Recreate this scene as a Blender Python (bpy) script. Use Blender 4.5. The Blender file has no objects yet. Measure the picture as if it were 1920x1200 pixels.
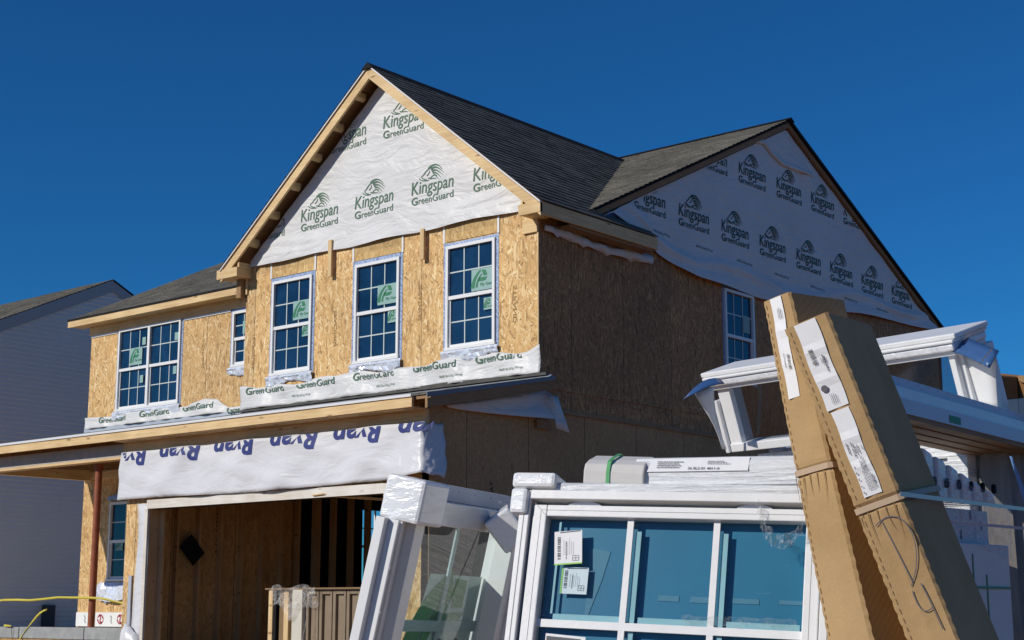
import bpy, bmesh, math, random
from mathutils import Vector, Matrix
random.seed(7)
SC = bpy.context.scene
COL = SC.collection
R = math.radians

# ------------------------------------------------------------ camera, sky, sun
FPX = 2829.1                                   # focal length in pixels of a 1920 px wide picture
YAW, PITCH = R(40.032), R(10.698)
CD = Vector((-math.sin(YAW)*math.cos(PITCH), math.cos(YAW)*math.cos(PITCH), math.sin(PITCH)))
CR = Vector((math.cos(YAW), math.sin(YAW), 0)); CU = CR.cross(CD)
cam_d = bpy.data.cameras.new('camera'); cam = bpy.data.objects.new('camera', cam_d); COL.objects.link(cam)
cam_d.sensor_width = 36; cam_d.lens = FPX/1920*36; cam_d.clip_start = .05; cam_d.clip_end = 3000
cam.matrix_world = Matrix((( CR.x, CU.x, -CD.x, 0), (CR.y, CU.y, -CD.y, 0), (CR.z, CU.z, -CD.z, 0), (0, 0, 0, 1)))
SC.camera = cam

SUN = Vector((.39, 1, -.58)).normalized()       # direction the sunlight travels
EL = math.asin(-SUN.z)
w = bpy.data.worlds.new('World'); SC.world = w; w.use_nodes = True
wn = w.node_tree; bg = wn.nodes['Background']
sky = wn.nodes.new('ShaderNodeTexSky'); sky.sky_type = 'NISHITA'; sky.sun_disc = False
sky.sun_elevation = EL; sky.sun_rotation = math.atan2(-SUN.x, -SUN.y)
sky.altitude = 800; sky.air_density = 1.0; sky.dust_density = 0.0; sky.ozone_density = 4.0
tint = wn.nodes.new('ShaderNodeMix'); tint.data_type = 'RGBA'; tint.blend_type = 'MULTIPLY'; tint.inputs[0].default_value = 1
tint.inputs[7].default_value = (.11, .50, .84, 1)      # deep polarised winter blue
wn.links.new(sky.outputs[0], tint.inputs[6]); wn.links.new(tint.outputs[2], bg.inputs[0]); bg.inputs[1].default_value = .092
sd = bpy.data.lights.new('sun', 'SUN'); sd.energy = 3.5; sd.angle = R(.5); sd.color = (1, .945, .86)
so = bpy.data.objects.new('sun', sd); COL.objects.link(so); so.rotation_euler = (-SUN).to_track_quat('Z', 'Y').to_euler()
so.location = (-10, -20, 20)
SC.view_settings.view_transform = 'Standard'; SC.view_settings.look = 'None'
SC.view_settings.exposure = 0; SC.view_settings.gamma = 1
SC.cycles.max_bounces = 8; SC.cycles.transparent_max_bounces = 16

# ------------------------------------------------------------ helpers
def at(x, y, d):
    'point d metres deep on the sight line of a picture position, for the things standing near the camera'
    return CR*((x-960)/FPX*d) + CU*((600-y)/FPX*d) + CD*d

class MB:
    'collects faces and links them as one mesh object'
    def __init__(s): s.v = []; s.f = []; s.uv = None
    def add(s, vs, fs):
        o = len(s.v); s.v += [Vector(p) for p in vs]; s.f += [tuple(i+o for i in f) for f in fs]
    def quad(s, a, b, c, d): s.add((a, b, c, d), ((0, 1, 2, 3),))
    def box(s, lo, hi, f=None):
        (a, b, c), (d, e, g) = lo, hi
        p = [(x, y, z) for x in (a, d) for y in (b, e) for z in (c, g)]
        if f: p = [f(*q) for q in p]
        s.add(p, ((0, 1, 3, 2), (4, 6, 7, 5), (0, 4, 5, 1), (2, 3, 7, 6), (0, 2, 6, 4), (1, 5, 7, 3)))
    def hexa(s, A, B):
        'solid between two rings of points'
        n = len(A)
        s.add(list(A)+list(B), [tuple(range(n))[::-1], tuple(range(n, 2*n))] + [(i, (i+1) % n, n+(i+1) % n, n+i) for i in range(n)])
    def grid(s, P):
        n, m = len(P), len(P[0])
        s.add([q for r in P for q in r], [(i*m+j, i*m+j+1, (i+1)*m+j+1, (i+1)*m+j) for i in range(n-1) for j in range(m-1)])
    def tube(s, pts, r, k=8, caps=True):
        pts = [Vector(p) for p in pts]; rings = []
        for i, p in enumerate(pts):
            t = (pts[min(i+1, len(pts)-1)] - pts[max(i-1, 0)]).normalized()
            a = t.cross(Vector((0, 0, 1)) if abs(t.z) < .9 else Vector((1, 0, 0))).normalized(); b = t.cross(a)
            rr = r[i] if isinstance(r, (list, tuple)) else r
            rings.append([p + a*math.cos(2*math.pi*j/k)*rr + b*math.sin(2*math.pi*j/k)*rr for j in range(k)])
        o = len(s.v)
        s.v += [q for g in rings for q in g]
        for i in range(len(pts)-1):
            for j in range(k): s.f.append((o+i*k+j, o+i*k+(j+1) % k, o+(i+1)*k+(j+1) % k, o+(i+1)*k+j))
        if caps: s.f.append(tuple(o+j for j in range(k))[::-1]); s.f.append(tuple(o+(len(pts)-1)*k+j for j in range(k)))
    def build(s, name, mat, parent=None, smooth=False, bevel=0, thick=0, label=None, fix=True):
        me = bpy.data.meshes.new(name)
        o = bpy.data.objects.new(name, me); COL.objects.link(o)
        off = Vector((0, 0, 0))
        if parent is not None:
            q = parent
            while q.parent: q = q.parent
            off = Vector(q.location) if q.type == 'EMPTY' else Vector(q.location)
        else:
            xs = [p for p in s.v]
            off = Vector(((min(p.x for p in xs)+max(p.x for p in xs))/2, (min(p.y for p in xs)+max(p.y for p in xs))/2, min(p.z for p in xs)))
            o.location = off
        me.from_pydata([p-off for p in s.v], [], s.f)
        if s.uv:
            l = me.uv_layers.new(name='uv')
            for lp in me.loops: l.data[lp.index].uv = s.uv[lp.vertex_index]
        if fix:
            bm = bmesh.new(); bm.from_mesh(me); bmesh.ops.recalc_face_normals(bm, faces=bm.faces); bm.to_mesh(me); bm.free()
        if smooth:
            for p in me.polygons: p.use_smooth = True
        me.materials.append(mat)
        if parent is not None: o.parent = parent
        if thick:
            m = o.modifiers.new('thickness', 'SOLIDIFY'); m.thickness = thick; m.offset = 0
        if bevel:
            m = o.modifiers.new('bevel', 'BEVEL'); m.width = bevel; m.segments = 2; m.limit_method = 'ANGLE'; m.angle_limit = R(40)
        if label: o['label'] = label
        return o

def tag(o, label, cat, group=None):
    o['label'] = label; o['category'] = cat
    if group: o['group'] = group
    return o
def thing(name, label, cat, loc, group=None):
    o = bpy.data.objects.new(name, None); COL.objects.link(o); o.location = loc; o.empty_display_size = .3
    return tag(o, label, cat, group)
def frame_of(O, u, v):
    O, u = Vector(O), Vector(u).normalized(); v = Vector(v); v = (v-u*v.dot(u)).normalized(); n = u.cross(v)
    return (lambda a, b, c=0: O+u*a+v*b+n*c), u, v, n

_txt = {}
def text2d(s, size=1., bold=0., shear=0.):
    k = (s, bold, shear)
    if k not in _txt:
        c = bpy.data.curves.new('t', 'FONT'); c.body = s; c.size = 1; c.offset = bold; c.shear = shear; c.resolution_u = 3
        o = bpy.data.objects.new('t', c); COL.objects.link(o)
        bpy.context.view_layer.update()
        me = bpy.data.meshes.new_from_object(o.evaluated_get(bpy.context.evaluated_depsgraph_get()))
        _txt[k] = ([(p.co.x, p.co.y) for p in me.vertices], [tuple(p.vertices) for p in me.polygons])
        bpy.data.objects.remove(o); bpy.data.meshes.remove(me); bpy.data.curves.remove(c)
    v, f = _txt[k]
    return [(x*size, y*size) for x, y in v], f
def fit_text(s, x0, x1, y0, h=None, bold=0., shear=0.):
    'lettering stretched to lie between x0 and x1 on the base line y0; h = height of the capitals'
    v, f = text2d(s, 1, bold, shear)
    a = min(p[0] for p in v); b = max(p[0] for p in v)
    sx = (x1-x0)/(b-a); sy = sx if h is None else h/.7
    return [(x0+(x-a)*sx, y0+y*sy) for x, y in v], f
def stroke(pts, w0, w1=None, n=14):
    'curved tapering brush stroke through 3-4 points (2-D)'
    w1 = w0 if w1 is None else w1
    P = [Vector((p[0], p[1])) for p in pts]; V = []; out = []
    for i in range(n+1):
        t = i/n; q = [p.copy() for p in P]
        while len(q) > 1: q = [q[k].lerp(q[k+1], t) for k in range(len(q)-1)]
        out.append(q[0])
    vs = []; fs = []
    for i, p in enumerate(out):
        t = (out[min(i+1, n)]-out[max(i-1, 0)]).normalized(); nn = Vector((-t.y, t.x)); ww = (w0+(w1-w0)*i/n)/2
        vs += [tuple(p+nn*ww), tuple(p-nn*ww)]
    for i in range(n): fs.append((2*i, 2*i+1, 2*i+3, 2*i+2))
    return vs, fs

# ------------------------------------------------------------ materials
def nt(name):
    m = bpy.data.materials.new(name); m.use_nodes = True; t = m.node_tree
    return m, t, t.nodes['Principled BSDF']
def N(t, typ, **kw):
    n = t.nodes.new(typ)
    for k, v in kw.items():
        if k.startswith('i_'):
            n.inputs[int(k[2:])].default_value = v
        else: setattr(n, k, v)
    return n
def L(t, a, b): t.links.new(a, b)
def math_(t, op, a, b=None, c=None):
    n = t.nodes.new('ShaderNodeMath'); n.operation = op
    for i, v in enumerate((a, b, c)):
        if v is None: continue
        if hasattr(v, 'links'): t.links.new(v, n.inputs[i])
        else: n.inputs[i].default_value = v
    return n.outputs[0]
def mixc(t, fac, a, b, mode='MIX'):
    n = t.nodes.new('ShaderNodeMix'); n.data_type = 'RGBA'; n.blend_type = mode
    for i, v in ((0, fac), (6, a), (7, b)):
        if hasattr(v, 'links'): t.links.new(v, n.inputs[i])
        else: n.inputs[i].default_value = v if i == 0 else (*v[:3], 1)
    return n.outputs[2]
def ramp(t, fac, stops):
    n = t.nodes.new('ShaderNodeValToRGB'); e = n.color_ramp.elements
    while len(e) < len(stops): e.new(.5)
    for i, (p, c) in enumerate(stops):
        e[i].position = p; e[i].color = (*c, 1) if len(c) == 3 else c
    t.links.new(fac, n.inputs[0]); return n.outputs[0]
def uvw(t, axis):
    'object coordinates turned so that x runs along the face and y up it'
    tc = N(t, 'ShaderNodeTexCoord'); s = N(t, 'ShaderNodeSeparateXYZ'); L(t, tc.outputs['Object'], s.inputs[0])
    c = N(t, 'ShaderNodeCombineXYZ')
    a = {'x': (0, 2, 1), 'y': (1, 2, 0), 'z': (0, 1, 2)}[axis]
    for i, k in enumerate(a): L(t, s.outputs[k], c.inputs[i])
    return c.outputs[0], s
def mapping(t, v, scale=(1, 1, 1), rot=(0, 0, 0), loc=(0, 0, 0)):
    m = N(t, 'ShaderNodeMapping'); L(t, v, m.inputs[0])
    m.inputs['Scale'].default_value = scale; m.inputs['Rotation'].default_value = rot; m.inputs['Location'].default_value = loc
    return m.outputs[0]
def noise(t, v, scale, detail=3, rough=.5, dist=0):
    n = N(t, 'ShaderNodeTexNoise'); L(t, v, n.inputs['Vector'])
    n.inputs['Scale'].default_value = scale; n.inputs['Detail'].default_value = detail
    n.inputs['Roughness'].default_value = rough; n.inputs['Distortion'].default_value = dist
    return n.outputs[0]
def bump(t, p, h, strength=.3, dist=.01):
    b = N(t, 'ShaderNodeBump'); b.inputs['Strength'].default_value = strength; b.inputs['Distance'].default_value = dist
    L(t, h, b.inputs['Height']); L(t, b.outputs[0], p.inputs['Normal'])

def m_osb(name, axis, lo=(.36, .20, .075), mid=(.70, .44, .18), hi=(.90, .72, .42), su=1.22, off=0., fine=1., horiz=True):
    m, t, p = nt(name); v, s = uvw(t, axis)
    col = None
    nz = noise(t, v, 7, 2)
    base = ramp(t, nz, [(.3, tuple(x*.92 for x in mid)), (.7, tuple(x*1.1 for x in mid))])
    for k, (ang, su_, sv_, th) in enumerate(((.10, 44, 10, .35), (-.30, 40, 11, .45), (.45, 42, 12, .55), (1.05, 40, 13, .74), (-.75, 46, 12, .66), (.02, 36, 8, .70))):
        vv = mapping(t, v, (1, 1, 1), (0, 0, ang)); vv = mapping(t, vv, (su_*fine, sv_*fine, 1), loc=(k*13.7, k*5.1, k*3))
        vo = N(t, 'ShaderNodeTexVoronoi', voronoi_dimensions='2D'); L(t, vv, vo.inputs['Vector']); vo.inputs['Scale'].default_value = 1
        sc = N(t, 'ShaderNodeSeparateColor'); L(t, vo.outputs['Color'], sc.inputs[0])
        mask = math_(t, 'GREATER_THAN', sc.outputs[0], th)
        c = ramp(t, sc.outputs[1], [(0, lo), (.22, tuple(a*.85 for a in mid)), (.6, mid), (.9, tuple((a+b)/2 for a, b in zip(mid, hi))), (1, hi)])
        base = mixc(t, mask, base, c)
    big = noise(t, v, .9, 3)
    base = mixc(t, 1, base, ramp(t, big, [(.3, (.82, .80, .78)), (.7, (1.07, 1.07, 1.06))]), 'MULTIPLY')
    sep = N(t, 'ShaderNodeSeparateXYZ'); L(t, v, sep.inputs[0])
    wnz = N(t, 'ShaderNodeTexWhiteNoise', noise_dimensions='2D'); cmb = N(t, 'ShaderNodeCombineXYZ')
    L(t, math_(t, 'FLOOR', math_(t, 'DIVIDE', math_(t, 'ADD', sep.outputs[0], 200*su+off), su)), cmb.inputs[0]); L(t, math_(t, 'FLOOR', math_(t, 'DIVIDE', math_(t, 'ADD', sep.outputs[1], 101.3), 2.44)), cmb.inputs[1])
    L(t, cmb.outputs[0], wnz.inputs['Vector'])
    base = mixc(t, 1, base, ramp(t, wnz.outputs[0], [(0, (.86, .85, .84)), (1, (1.08, 1.06, 1.02))]), 'MULTIPLY')
    fr = math_(t, 'FRACT', math_(t, 'DIVIDE', math_(t, 'ADD', sep.outputs[0], 200*su+off), su))
    seam = math_(t, 'LESS_THAN', fr, .011/su)
    if horiz:
        fr2 = math_(t, 'FRACT', math_(t, 'DIVIDE', math_(t, 'ADD', sep.outputs[1], 100.), .405))
        hl = math_(t, 'MULTIPLY', math_(t, 'LESS_THAN', fr2, .018), .35)
        hl = math_(t, 'MULTIPLY', hl, math_(t, 'GREATER_THAN', noise(t, v, 2.3, 1), .5))
        base = mixc(t, hl, base, (.10, .07, .03))
    base = mixc(t, math_(t, 'MULTIPLY', seam, .85), base, (.05, .03, .015))
    st = noise(t, mapping(t, v, (9, 2.2, 1)), 1, 2)
    base = mixc(t, math_(t, 'MULTIPLY', math_(t, 'GREATER_THAN', st, .74), .5), base, (.12, .075, .035))
    L(t, base, p.inputs['Base Color']); p.inputs['Roughness'].default_value = .75
    bump(t, p, base, .25, .004)
    return m
def m_lumber(name, axis, c0=(.62, .41, .185), c1=(.86, .67, .37), grain=(1.2, 22, 22), knots=True):
    m, t, p = nt(name); v, s = uvw(t, axis)
    g = noise(t, mapping(t, v, grain), 1.6, 4, .6, .6)
    c = ramp(t, g, [(.25, c0), (.55, tuple((a+b)/2 for a, b in zip(c0, c1))), (.8, c1)])
    if knots:
        vo = N(t, 'ShaderNodeTexVoronoi'); L(t, mapping(t, v, (2.2, 7, 7)), vo.inputs['Vector']); vo.inputs['Scale'].default_value = 1
        c = mixc(t, ramp(t, vo.outputs['Distance'], [(.05, (.8, .8, .8)), (.16, (0, 0, 0))]), c, (.20, .10, .035))
        c = mixc(t, 1, c, ramp(t, noise(t, v, 2.2, 2), [(.35, (.88, .84, .8)), (.65, (1.03, 1.03, 1.03))]), 'MULTIPLY')
    L(t, c, p.inputs['Base Color']); p.inputs['Roughness'].default_value = .7
    bump(t, p, g, .15, .003)
    return m
def m_plain(name, col, rough=.5, spec=.5, var=.06, metal=0, sc=6., bmp=0):
    m, t, p = nt(name); tc = N(t, 'ShaderNodeTexCoord')
    n = noise(t, tc.outputs['Object'], sc, 4, .6)
    c = ramp(t, n, [(.3, tuple(x*(1-var) for x in col)), (.7, tuple(min(1, x*(1+var)) for x in col))])
    L(t, c, p.inputs['Base Color']); p.inputs['Roughness'].default_value = rough
    p.inputs['Specular IOR Level'].default_value = spec; p.inputs['Metallic'].default_value = metal
    if bmp: bump(t, p, noise(t, tc.outputs['Object'], sc*4, 3), bmp, .01)
    return m
def m_wrap(name, axis, col=(.69, .685, .67), stain=(.62, .50, .34), rough=.42, wr=.35):
    m, t, p = nt(name); v, s = uvw(t, axis)
    n = noise(t, v, 1.1, 4, .6, .4)
    c = ramp(t, n, [(.3, tuple(x*.93 for x in col)), (.7, tuple(min(1, x*1.04) for x in col))])
    st = noise(t, mapping(t, v, (1.3, .8, 1), (0, 0, .6), (3.3, 7.7, 0)), 1.3, 4, .65, 1.2)
    c = mixc(t, ramp(t, st, [(.62, (0, 0, 0)), (.78, (.10, .10, .10))]), c, stain)
    L(t, c, p.inputs['Base Color']); p.inputs['Roughness'].default_value = rough
    p.inputs['Specular IOR Level'].default_value = .35
    a = noise(t, mapping(t, v, (1, 2.6, 1), (0, 0, .45)), 1.3, 4, .5, 2.2)
    b = noise(t, mapping(t, v, (5, 16, 1), (0, 0, .9)), 1.2, 2, .5, .6)
    bump(t, p, math_(t, 'ADD', a, math_(t, 'MULTIPLY', b, .10)), wr*.9, .12)
    return m
def m_foil(name, col=(.80, .84, .92), sc=14, rough=.25, dark=(.46, .52, .64), thr=.42):
    m, t, p = nt(name); tc = N(t, 'ShaderNodeTexCoord')
    n = noise(t, tc.outputs['Object'], sc, 4, .65, 1.)
    c = ramp(t, n, [(thr-.06, dark), (thr+.06, col)])
    L(t, c, p.inputs['Base Color']); p.inputs['Roughness'].default_value = rough; p.inputs['Metallic'].default_value = .18
    bump(t, p, noise(t, tc.outputs['Object'], sc*1.0, 2, .5, .8), .3, .03)
    return m
def m_glass(name, tint=(.9, .97, .95), gloss=.10, rough=.01, gcol=(1, 1, 1)):
    m, t, p = nt(name); t.nodes.remove(p)
    tr = N(t, 'ShaderNodeBsdfTransparent'); tr.inputs[0].default_value = (*tint, 1)
    gl = N(t, 'ShaderNodeBsdfGlossy'); gl.inputs['Roughness'].default_value = rough; gl.inputs[0].default_value = (*gcol, 1)
    mx = N(t, 'ShaderNodeMixShader'); lw = N(t, 'ShaderNodeLayerWeight'); lw.inputs[0].default_value = .5
    L(t, math_(t, 'ADD', math_(t, 'MULTIPLY', math_(t, 'POWER', lw.outputs['Facing'], 4.), .75), gloss), mx.inputs[0])
    L(t, tr.outputs[0], mx.inputs[1]); L(t, gl.outputs[0], mx.inputs[2])
    L(t, mx.outputs[0], t.nodes['Material Output'].inputs[0]); return m
def m_film(name, alpha=.35, rough=.12, col=(.95, .97, 1), sc=20):
    'clear crumpled plastic'
    m, t, p = nt(name); tc = N(t, 'ShaderNodeTexCoord')
    p.inputs['Base Color'].default_value = (*col, 1); p.inputs['Roughness'].default_value = rough
    n = noise(t, tc.outputs['Object'], sc, 4, .65, 1.5)
    L(t, ramp(t, n, [(.42, (alpha*.35,)*3), (.62, (alpha*1.5,)*3)]), p.inputs['Alpha'])
    bump(t, p, n, .9, .03); return m
def m_shrink(name, axis='x', col=(.78, .79, .79), dark=(.36, .39, .45), amt=.55, stretch=(2, 40, 2), wr=.8):
    'white goods under tight stretch wrap: long streaks and small glints'
    m, t, p = nt(name); v, s = uvw(t, axis)
    n = noise(t, mapping(t, v, stretch), 1.3, 5, .6, .5)
    c = mixc(t, ramp(t, n, [(.30, (amt,)*3), (.48, (0, 0, 0))]), col, dark)
    L(t, c, p.inputs['Base Color']); p.inputs['Roughness'].default_value = .18
    p.inputs['Coat Weight'].default_value = .4; p.inputs['Coat Roughness'].default_value = .08
    bump(t, p, n, wr, .02); return m
def m_shingle(name):
    m, t, p = nt(name); uv = N(t, 'ShaderNodeUVMap'); uv.uv_map = 'uv'
    b = N(t, 'ShaderNodeTexBrick'); L(t, uv.outputs[0], b.inputs['Vector'])
    b.inputs['Scale'].default_value = 1; b.inputs['Brick Width'].default_value = .21; b.inputs['Row Height'].default_value = .14
    b.inputs['Mortar Size'].default_value = .0; b.inputs['Color1'].default_value = (.092, .090, .084, 1); b.inputs['Color2'].default_value = (.150, .145, .132, 1)
    b.offset = .37; b.squash = .8; b.squash_frequency = 3
    n = noise(t, uv.outputs[0], 30, 3); n2 = noise(t, uv.outputs[0], .7, 3)
    c = mixc(t, 1, b.outputs[0], ramp(t, n, [(.3, (.7, .7, .7)), (.7, (1.3, 1.28, 1.2))]), 'MULTIPLY')
    c = mixc(t, 1, c, ramp(t, n2, [(.35, (.85, .85, .85)), (.65, (1.15, 1.13, 1.1))]), 'MULTIPLY')
    sep = N(t, 'ShaderNodeSeparateXYZ'); L(t, uv.outputs[0], sep.inputs[0])
    L(t, c, p.inputs['Base Color']); p.inputs['Roughness'].default_value = .9; p.inputs['Specular IOR Level'].default_value = .2
    bump(t, p, n, .4, .004); return m
def m_siding(name):
    m, t, p = nt(name); tc = N(t, 'ShaderNodeTexCoord')
    n = noise(t, tc.outputs['Object'], .6, 3)
    L(t, ramp(t, n, [(.3, (.74, .66, .61)), (.7, (.80, .72, .67))]), p.inputs['Base Color']); p.inputs['Roughness'].default_value = .6; return m
def m_card(name, axis, c0=(.42, .27, .125), c1=(.54, .36, .175)):
    m, t, p = nt(name); v, s = uvw(t, axis)
    n = noise(t, v, 3, 4, .6); wv = N(t, 'ShaderNodeTexWave'); L(t, mapping(t, v, (1, 1, 1)), wv.inputs['Vector'])
    wv.inputs['Scale'].default_value = 60; wv.inputs['Distortion'].default_value = .4
    c = ramp(t, n, [(.3, c0), (.7, c1)])
    c = mixc(t, .10, c, wv.outputs[0], 'MULTIPLY')
    f = noise(t, v, 160, 2); c = mixc(t, .25, c, ramp(t, f, [(.3, (.7, .7, .7)), (.7, (1, 1, 1))]), 'MULTIPLY')
    L(t, c, p.inputs['Base Color']); p.inputs['Roughness'].default_value = .85; p.inputs['Specular IOR Level'].default_value = .2
    bump(t, p, noise(t, v, 9, 3, .6), .25, .02); return m

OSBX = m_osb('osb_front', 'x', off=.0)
OSBY = m_osb('osb_side_shaded', 'y', off=.35, fine=1.2, lo=(.20, .095, .035), mid=(.40, .205, .078), hi=(.62, .37, .165), horiz=False)  # same board as the front, darkened in colour for the shaded side
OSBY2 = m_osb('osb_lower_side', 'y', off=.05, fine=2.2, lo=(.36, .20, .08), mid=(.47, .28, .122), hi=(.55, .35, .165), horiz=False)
OSBH = m_osb('osb_header', 'x', lo=(.42, .26, .09), mid=(.58, .38, .15), hi=(.74, .54, .27), su=50, horiz=False)
OSBP = m_osb('osb_porch', 'x', lo=(.33, .19, .06), mid=(.50, .30, .10), hi=(.66, .45, .2), su=1.22, off=.3)
LUMX = m_lumber('lumber_along_x', 'x'); LUMY = m_lumber('lumber_along_y', 'y')
LUMZ = m_lumber('lumber_upright', 'x', grain=(22, 1.2, 22))
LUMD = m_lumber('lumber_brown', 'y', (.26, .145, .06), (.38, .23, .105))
LUMI = m_lumber('lumber_stud', 'x', (.52, .32, .15), (.66, .44, .22), grain=(22, 1.2, 22))
OSBI = m_osb('osb_inside', 'y', lo=(.46, .26, .10), mid=(.62, .38, .155), hi=(.72, .48, .22), horiz=False)
WRAPX = m_wrap('house_wrap_front', 'x'); WRAPY = m_wrap('house_wrap_side', 'y', rough=.5)
TARP = m_wrap('white_sheeting', 'x', (.68, .685, .70), (.62, .6, .58), rough=.34, wr=.2)
GREEN = m_plain('green_print', (.10, .18, .12), .6, .3); DGREEN = m_plain('shaded_green_print', (.022, .075, .06), .6, .3)  # second green is the same print darkened for the shaded side wrap
BLUEP = m_plain('blue_print', (.035, .05, .20), .6, .3)
WHITE = m_plain('white_vinyl', (.80, .80, .78), .35, .5, .03)
GRID_ = m_plain('grille_bar', (.55, .62, .60), .4, .5, .03)
PANE = None
def m_pane(name):
    m, t, p = nt(name); tc = N(t, 'ShaderNodeTexCoord')
    L(t, ramp(t, noise(t, tc.outputs['Object'], 1.3, 3, .6, .8), [(.35, (.004, .022, .055)), (.65, (.012, .045, .105))]), p.inputs['Base Color']); p.inputs['Roughness'].default_value = .03  # the sky's blue reflection is painted into the base colour
    p.inputs['IOR'].default_value = 1.5
    bump(t, p, noise(t, tc.outputs['Object'], 1.5, 2), .02, .02); return m
PANE = m_pane('dark_window_glass'); CLEAR = m_glass('clear_glass', (.80, .90, .87), .05)
FOIL = m_foil('crumpled_foil'); FOILT = m_foil('foil_tape', (.30, .38, .54), 26, .45, (.12, .18, .33), .42)
STICK = m_plain('pale_sticker', (.27, .43, .40), .5, .4); STICKG = m_plain('sticker_green', (.03, .20, .09), .5, .4)
ROOF = m_shingle('asphalt_shingles'); EDGE = m_plain('white_drip_edge', (.72, .72, .72), .4, .5, .03)
BLACK = m_plain('black_felt', (.012, .012, .014), .8, .2)
METAL = m_plain('galvanised_flashing', (.46, .50, .56), .45, .5, .1, .15, 4)
DGREY = m_plain('dark_grey_edge', (.17, .18, .21), .5, .4, .05)
BEAMW = m_plain('primed_beam', (.42, .38, .34), .7, .3, .12)
CASE = m_lumber('primed_casing', 'x', (.66, .62, .54), (.82, .80, .75), knots=True)
RUST = m_plain('red_oxide_steel', (.30, .085, .035), .55, .4, .2, 0, 9)
BLOCK = m_plain('grey_concrete_block', (.34, .35, .34), .9, .2, .14, 0, 8, .3)
DIRT = m_plain('red_clay_soil', (.25, .135, .075), .95, .1, .25, 0, .8, .4)
SLAB = m_plain('concrete_slab', (.55, .50, .44), .85, .2, .12, 0, 1.5)
PRINT = m_plain('black_print', (.03, .03, .03), .6, .3)
SIDING = m_siding('grey_vinyl_siding')
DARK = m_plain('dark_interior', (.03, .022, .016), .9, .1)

# ------------------------------------------------------------ ground
def gz(x, y):
    'yard rising from the pallets to the house'
    t = max(0, min(1, (y-5)/7)); return -1.6 + .75*t*t*(3-2*t) + .04*math.sin(x*1.7)*math.cos(y*1.3)
xs = [-900, -300, -120, -60] + [-45+i*1.5 for i in range(44)] + [40, 80, 200, 500, 900]
ys = [-900, -300, -80, -30] + [-14+i*1.5 for i in range(40)] + [60, 90, 150, 400, 900]
g = MB(); g.grid([[(x, y, gz(x, y)) for x in xs] for y in ys]); go = g.build('ground', DIRT, smooth=True); go['kind'] = 'structure'

dv = MB(); dv.grid([[(x, y, gz(x, y)+.06) for x in (-32.3, -30, -28, -24.8)] for y in [-6+2*k for k in range(20)]]); do = dv.build('bounce_slab', m_plain('pale_bounce', (.66, .60, .53), .85, .2, .08, 0, 1.2), smooth=True); do['kind'] = 'structure'  # unseen pale slab, added to bounce light onto the neighbour's siding

# ------------------------------------------------------------ the unfinished house
H = thing('unfinished_house', 'two storey house under construction in bare strand board and printed white wrap', 'house', (-18.4, 19, -.85))
XR, XBL, XL, YB, YG, YW, YREAR = -12.55, -18.63, -24.3, 15.51, 13.4, 16.5, 28.1
XC = (XR+XBL)/2
EZ = 5.33; SG = .81; SM = .484; YE = 16.2; YRG = 22.3
def rz(y): return EZ + SM*(min(y, 2*YRG-y)-YE)          # top of the main roof
def gable_z(x): return EZ + SG*((XR+.28)-max(x, 2*XC-x))  # top of the front gable's roof

def wall(axis, pos, u0, u1, z0, z1, holes, th, mat, name='sheathing_wall', top=None, label=None):
    'sheet wall with openings; axis x: runs along X at Y=pos; th = thickness into the house'
    mb = MB(); P = (lambda u, z, d=0: (u, pos+d, z)) if axis == 'x' else (lambda u, z, d=0: (pos-d, u, z))
    us = sorted({u0, u1, *[h[0] for h in holes], *[h[1] for h in holes]}); zs = sorted({z0, z1, *[h[2] for h in holes], *[h[3] for h in holes]})
    us = [u for u in us if u0 <= u <= u1]; zs = [z for z in zs if z0 <= z <= z1]
    for a, b in zip(us, us[1:]):
        for c, d in zip(zs, zs[1:]):
            if any(h[0] <= (a+b)/2 <= h[1] and h[2] <= (c+d)/2 <= h[3] for h in holes): continue
            for k in (0, th): mb.quad(P(a, c, k), P(b, c, k), P(b, d, k), P(a, d, k))
    for a, b, c, d in holes + [(u0, u1, z0, z1)]:
        for p, q in (((a, c), (b, c)), ((b, c), (b, d)), ((b, d), (a, d)), ((a, d), (a, c))):
            mb.quad(P(*p), P(*q), P(*q, th), P(*p, th))
    return mb.build(name, mat, H, label=label, fix=False)

BW = [(-14.24, -13.32), (-16.10, -15.17), (-17.97, -17.05)]          # three windows of the bay
WZ0, WZ1 = 3.52, 5.035
wall('x', YB, XBL, XR-.004, 2.7, 5.36, [(a, b, WZ0, WZ1) for a, b in BW], .14, OSBX)
wall('x', YW, XL, XBL+.01, -.75, 5.2, [(-23.40, -21.56, 3.50, 5.03), (-20.13, -19.35, 4.0, 4.97), (-23.42, -22.5, .42, 1.84)], .14, OSBX)
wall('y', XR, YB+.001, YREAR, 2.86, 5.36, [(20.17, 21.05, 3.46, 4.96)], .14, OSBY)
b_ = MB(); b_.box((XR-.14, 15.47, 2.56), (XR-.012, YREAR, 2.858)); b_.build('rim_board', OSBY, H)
# lower side wall, its top following the shed roof in front
lw = MB()
ring = [(YG, -.85), (YREAR, -.85), (YREAR, 2.555), (15.45, 2.555), (15.45, 2.83), (YG, 2.44)]
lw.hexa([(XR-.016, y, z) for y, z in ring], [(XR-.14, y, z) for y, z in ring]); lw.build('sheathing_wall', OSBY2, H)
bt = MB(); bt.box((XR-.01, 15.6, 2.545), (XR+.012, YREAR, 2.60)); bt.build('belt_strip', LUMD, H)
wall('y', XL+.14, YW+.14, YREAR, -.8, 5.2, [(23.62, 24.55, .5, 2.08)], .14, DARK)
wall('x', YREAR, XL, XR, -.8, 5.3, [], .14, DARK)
wall('y', XBL+.14, YB+.14, YW, 2.7, 5.3, [], .14, OSBY)
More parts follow.
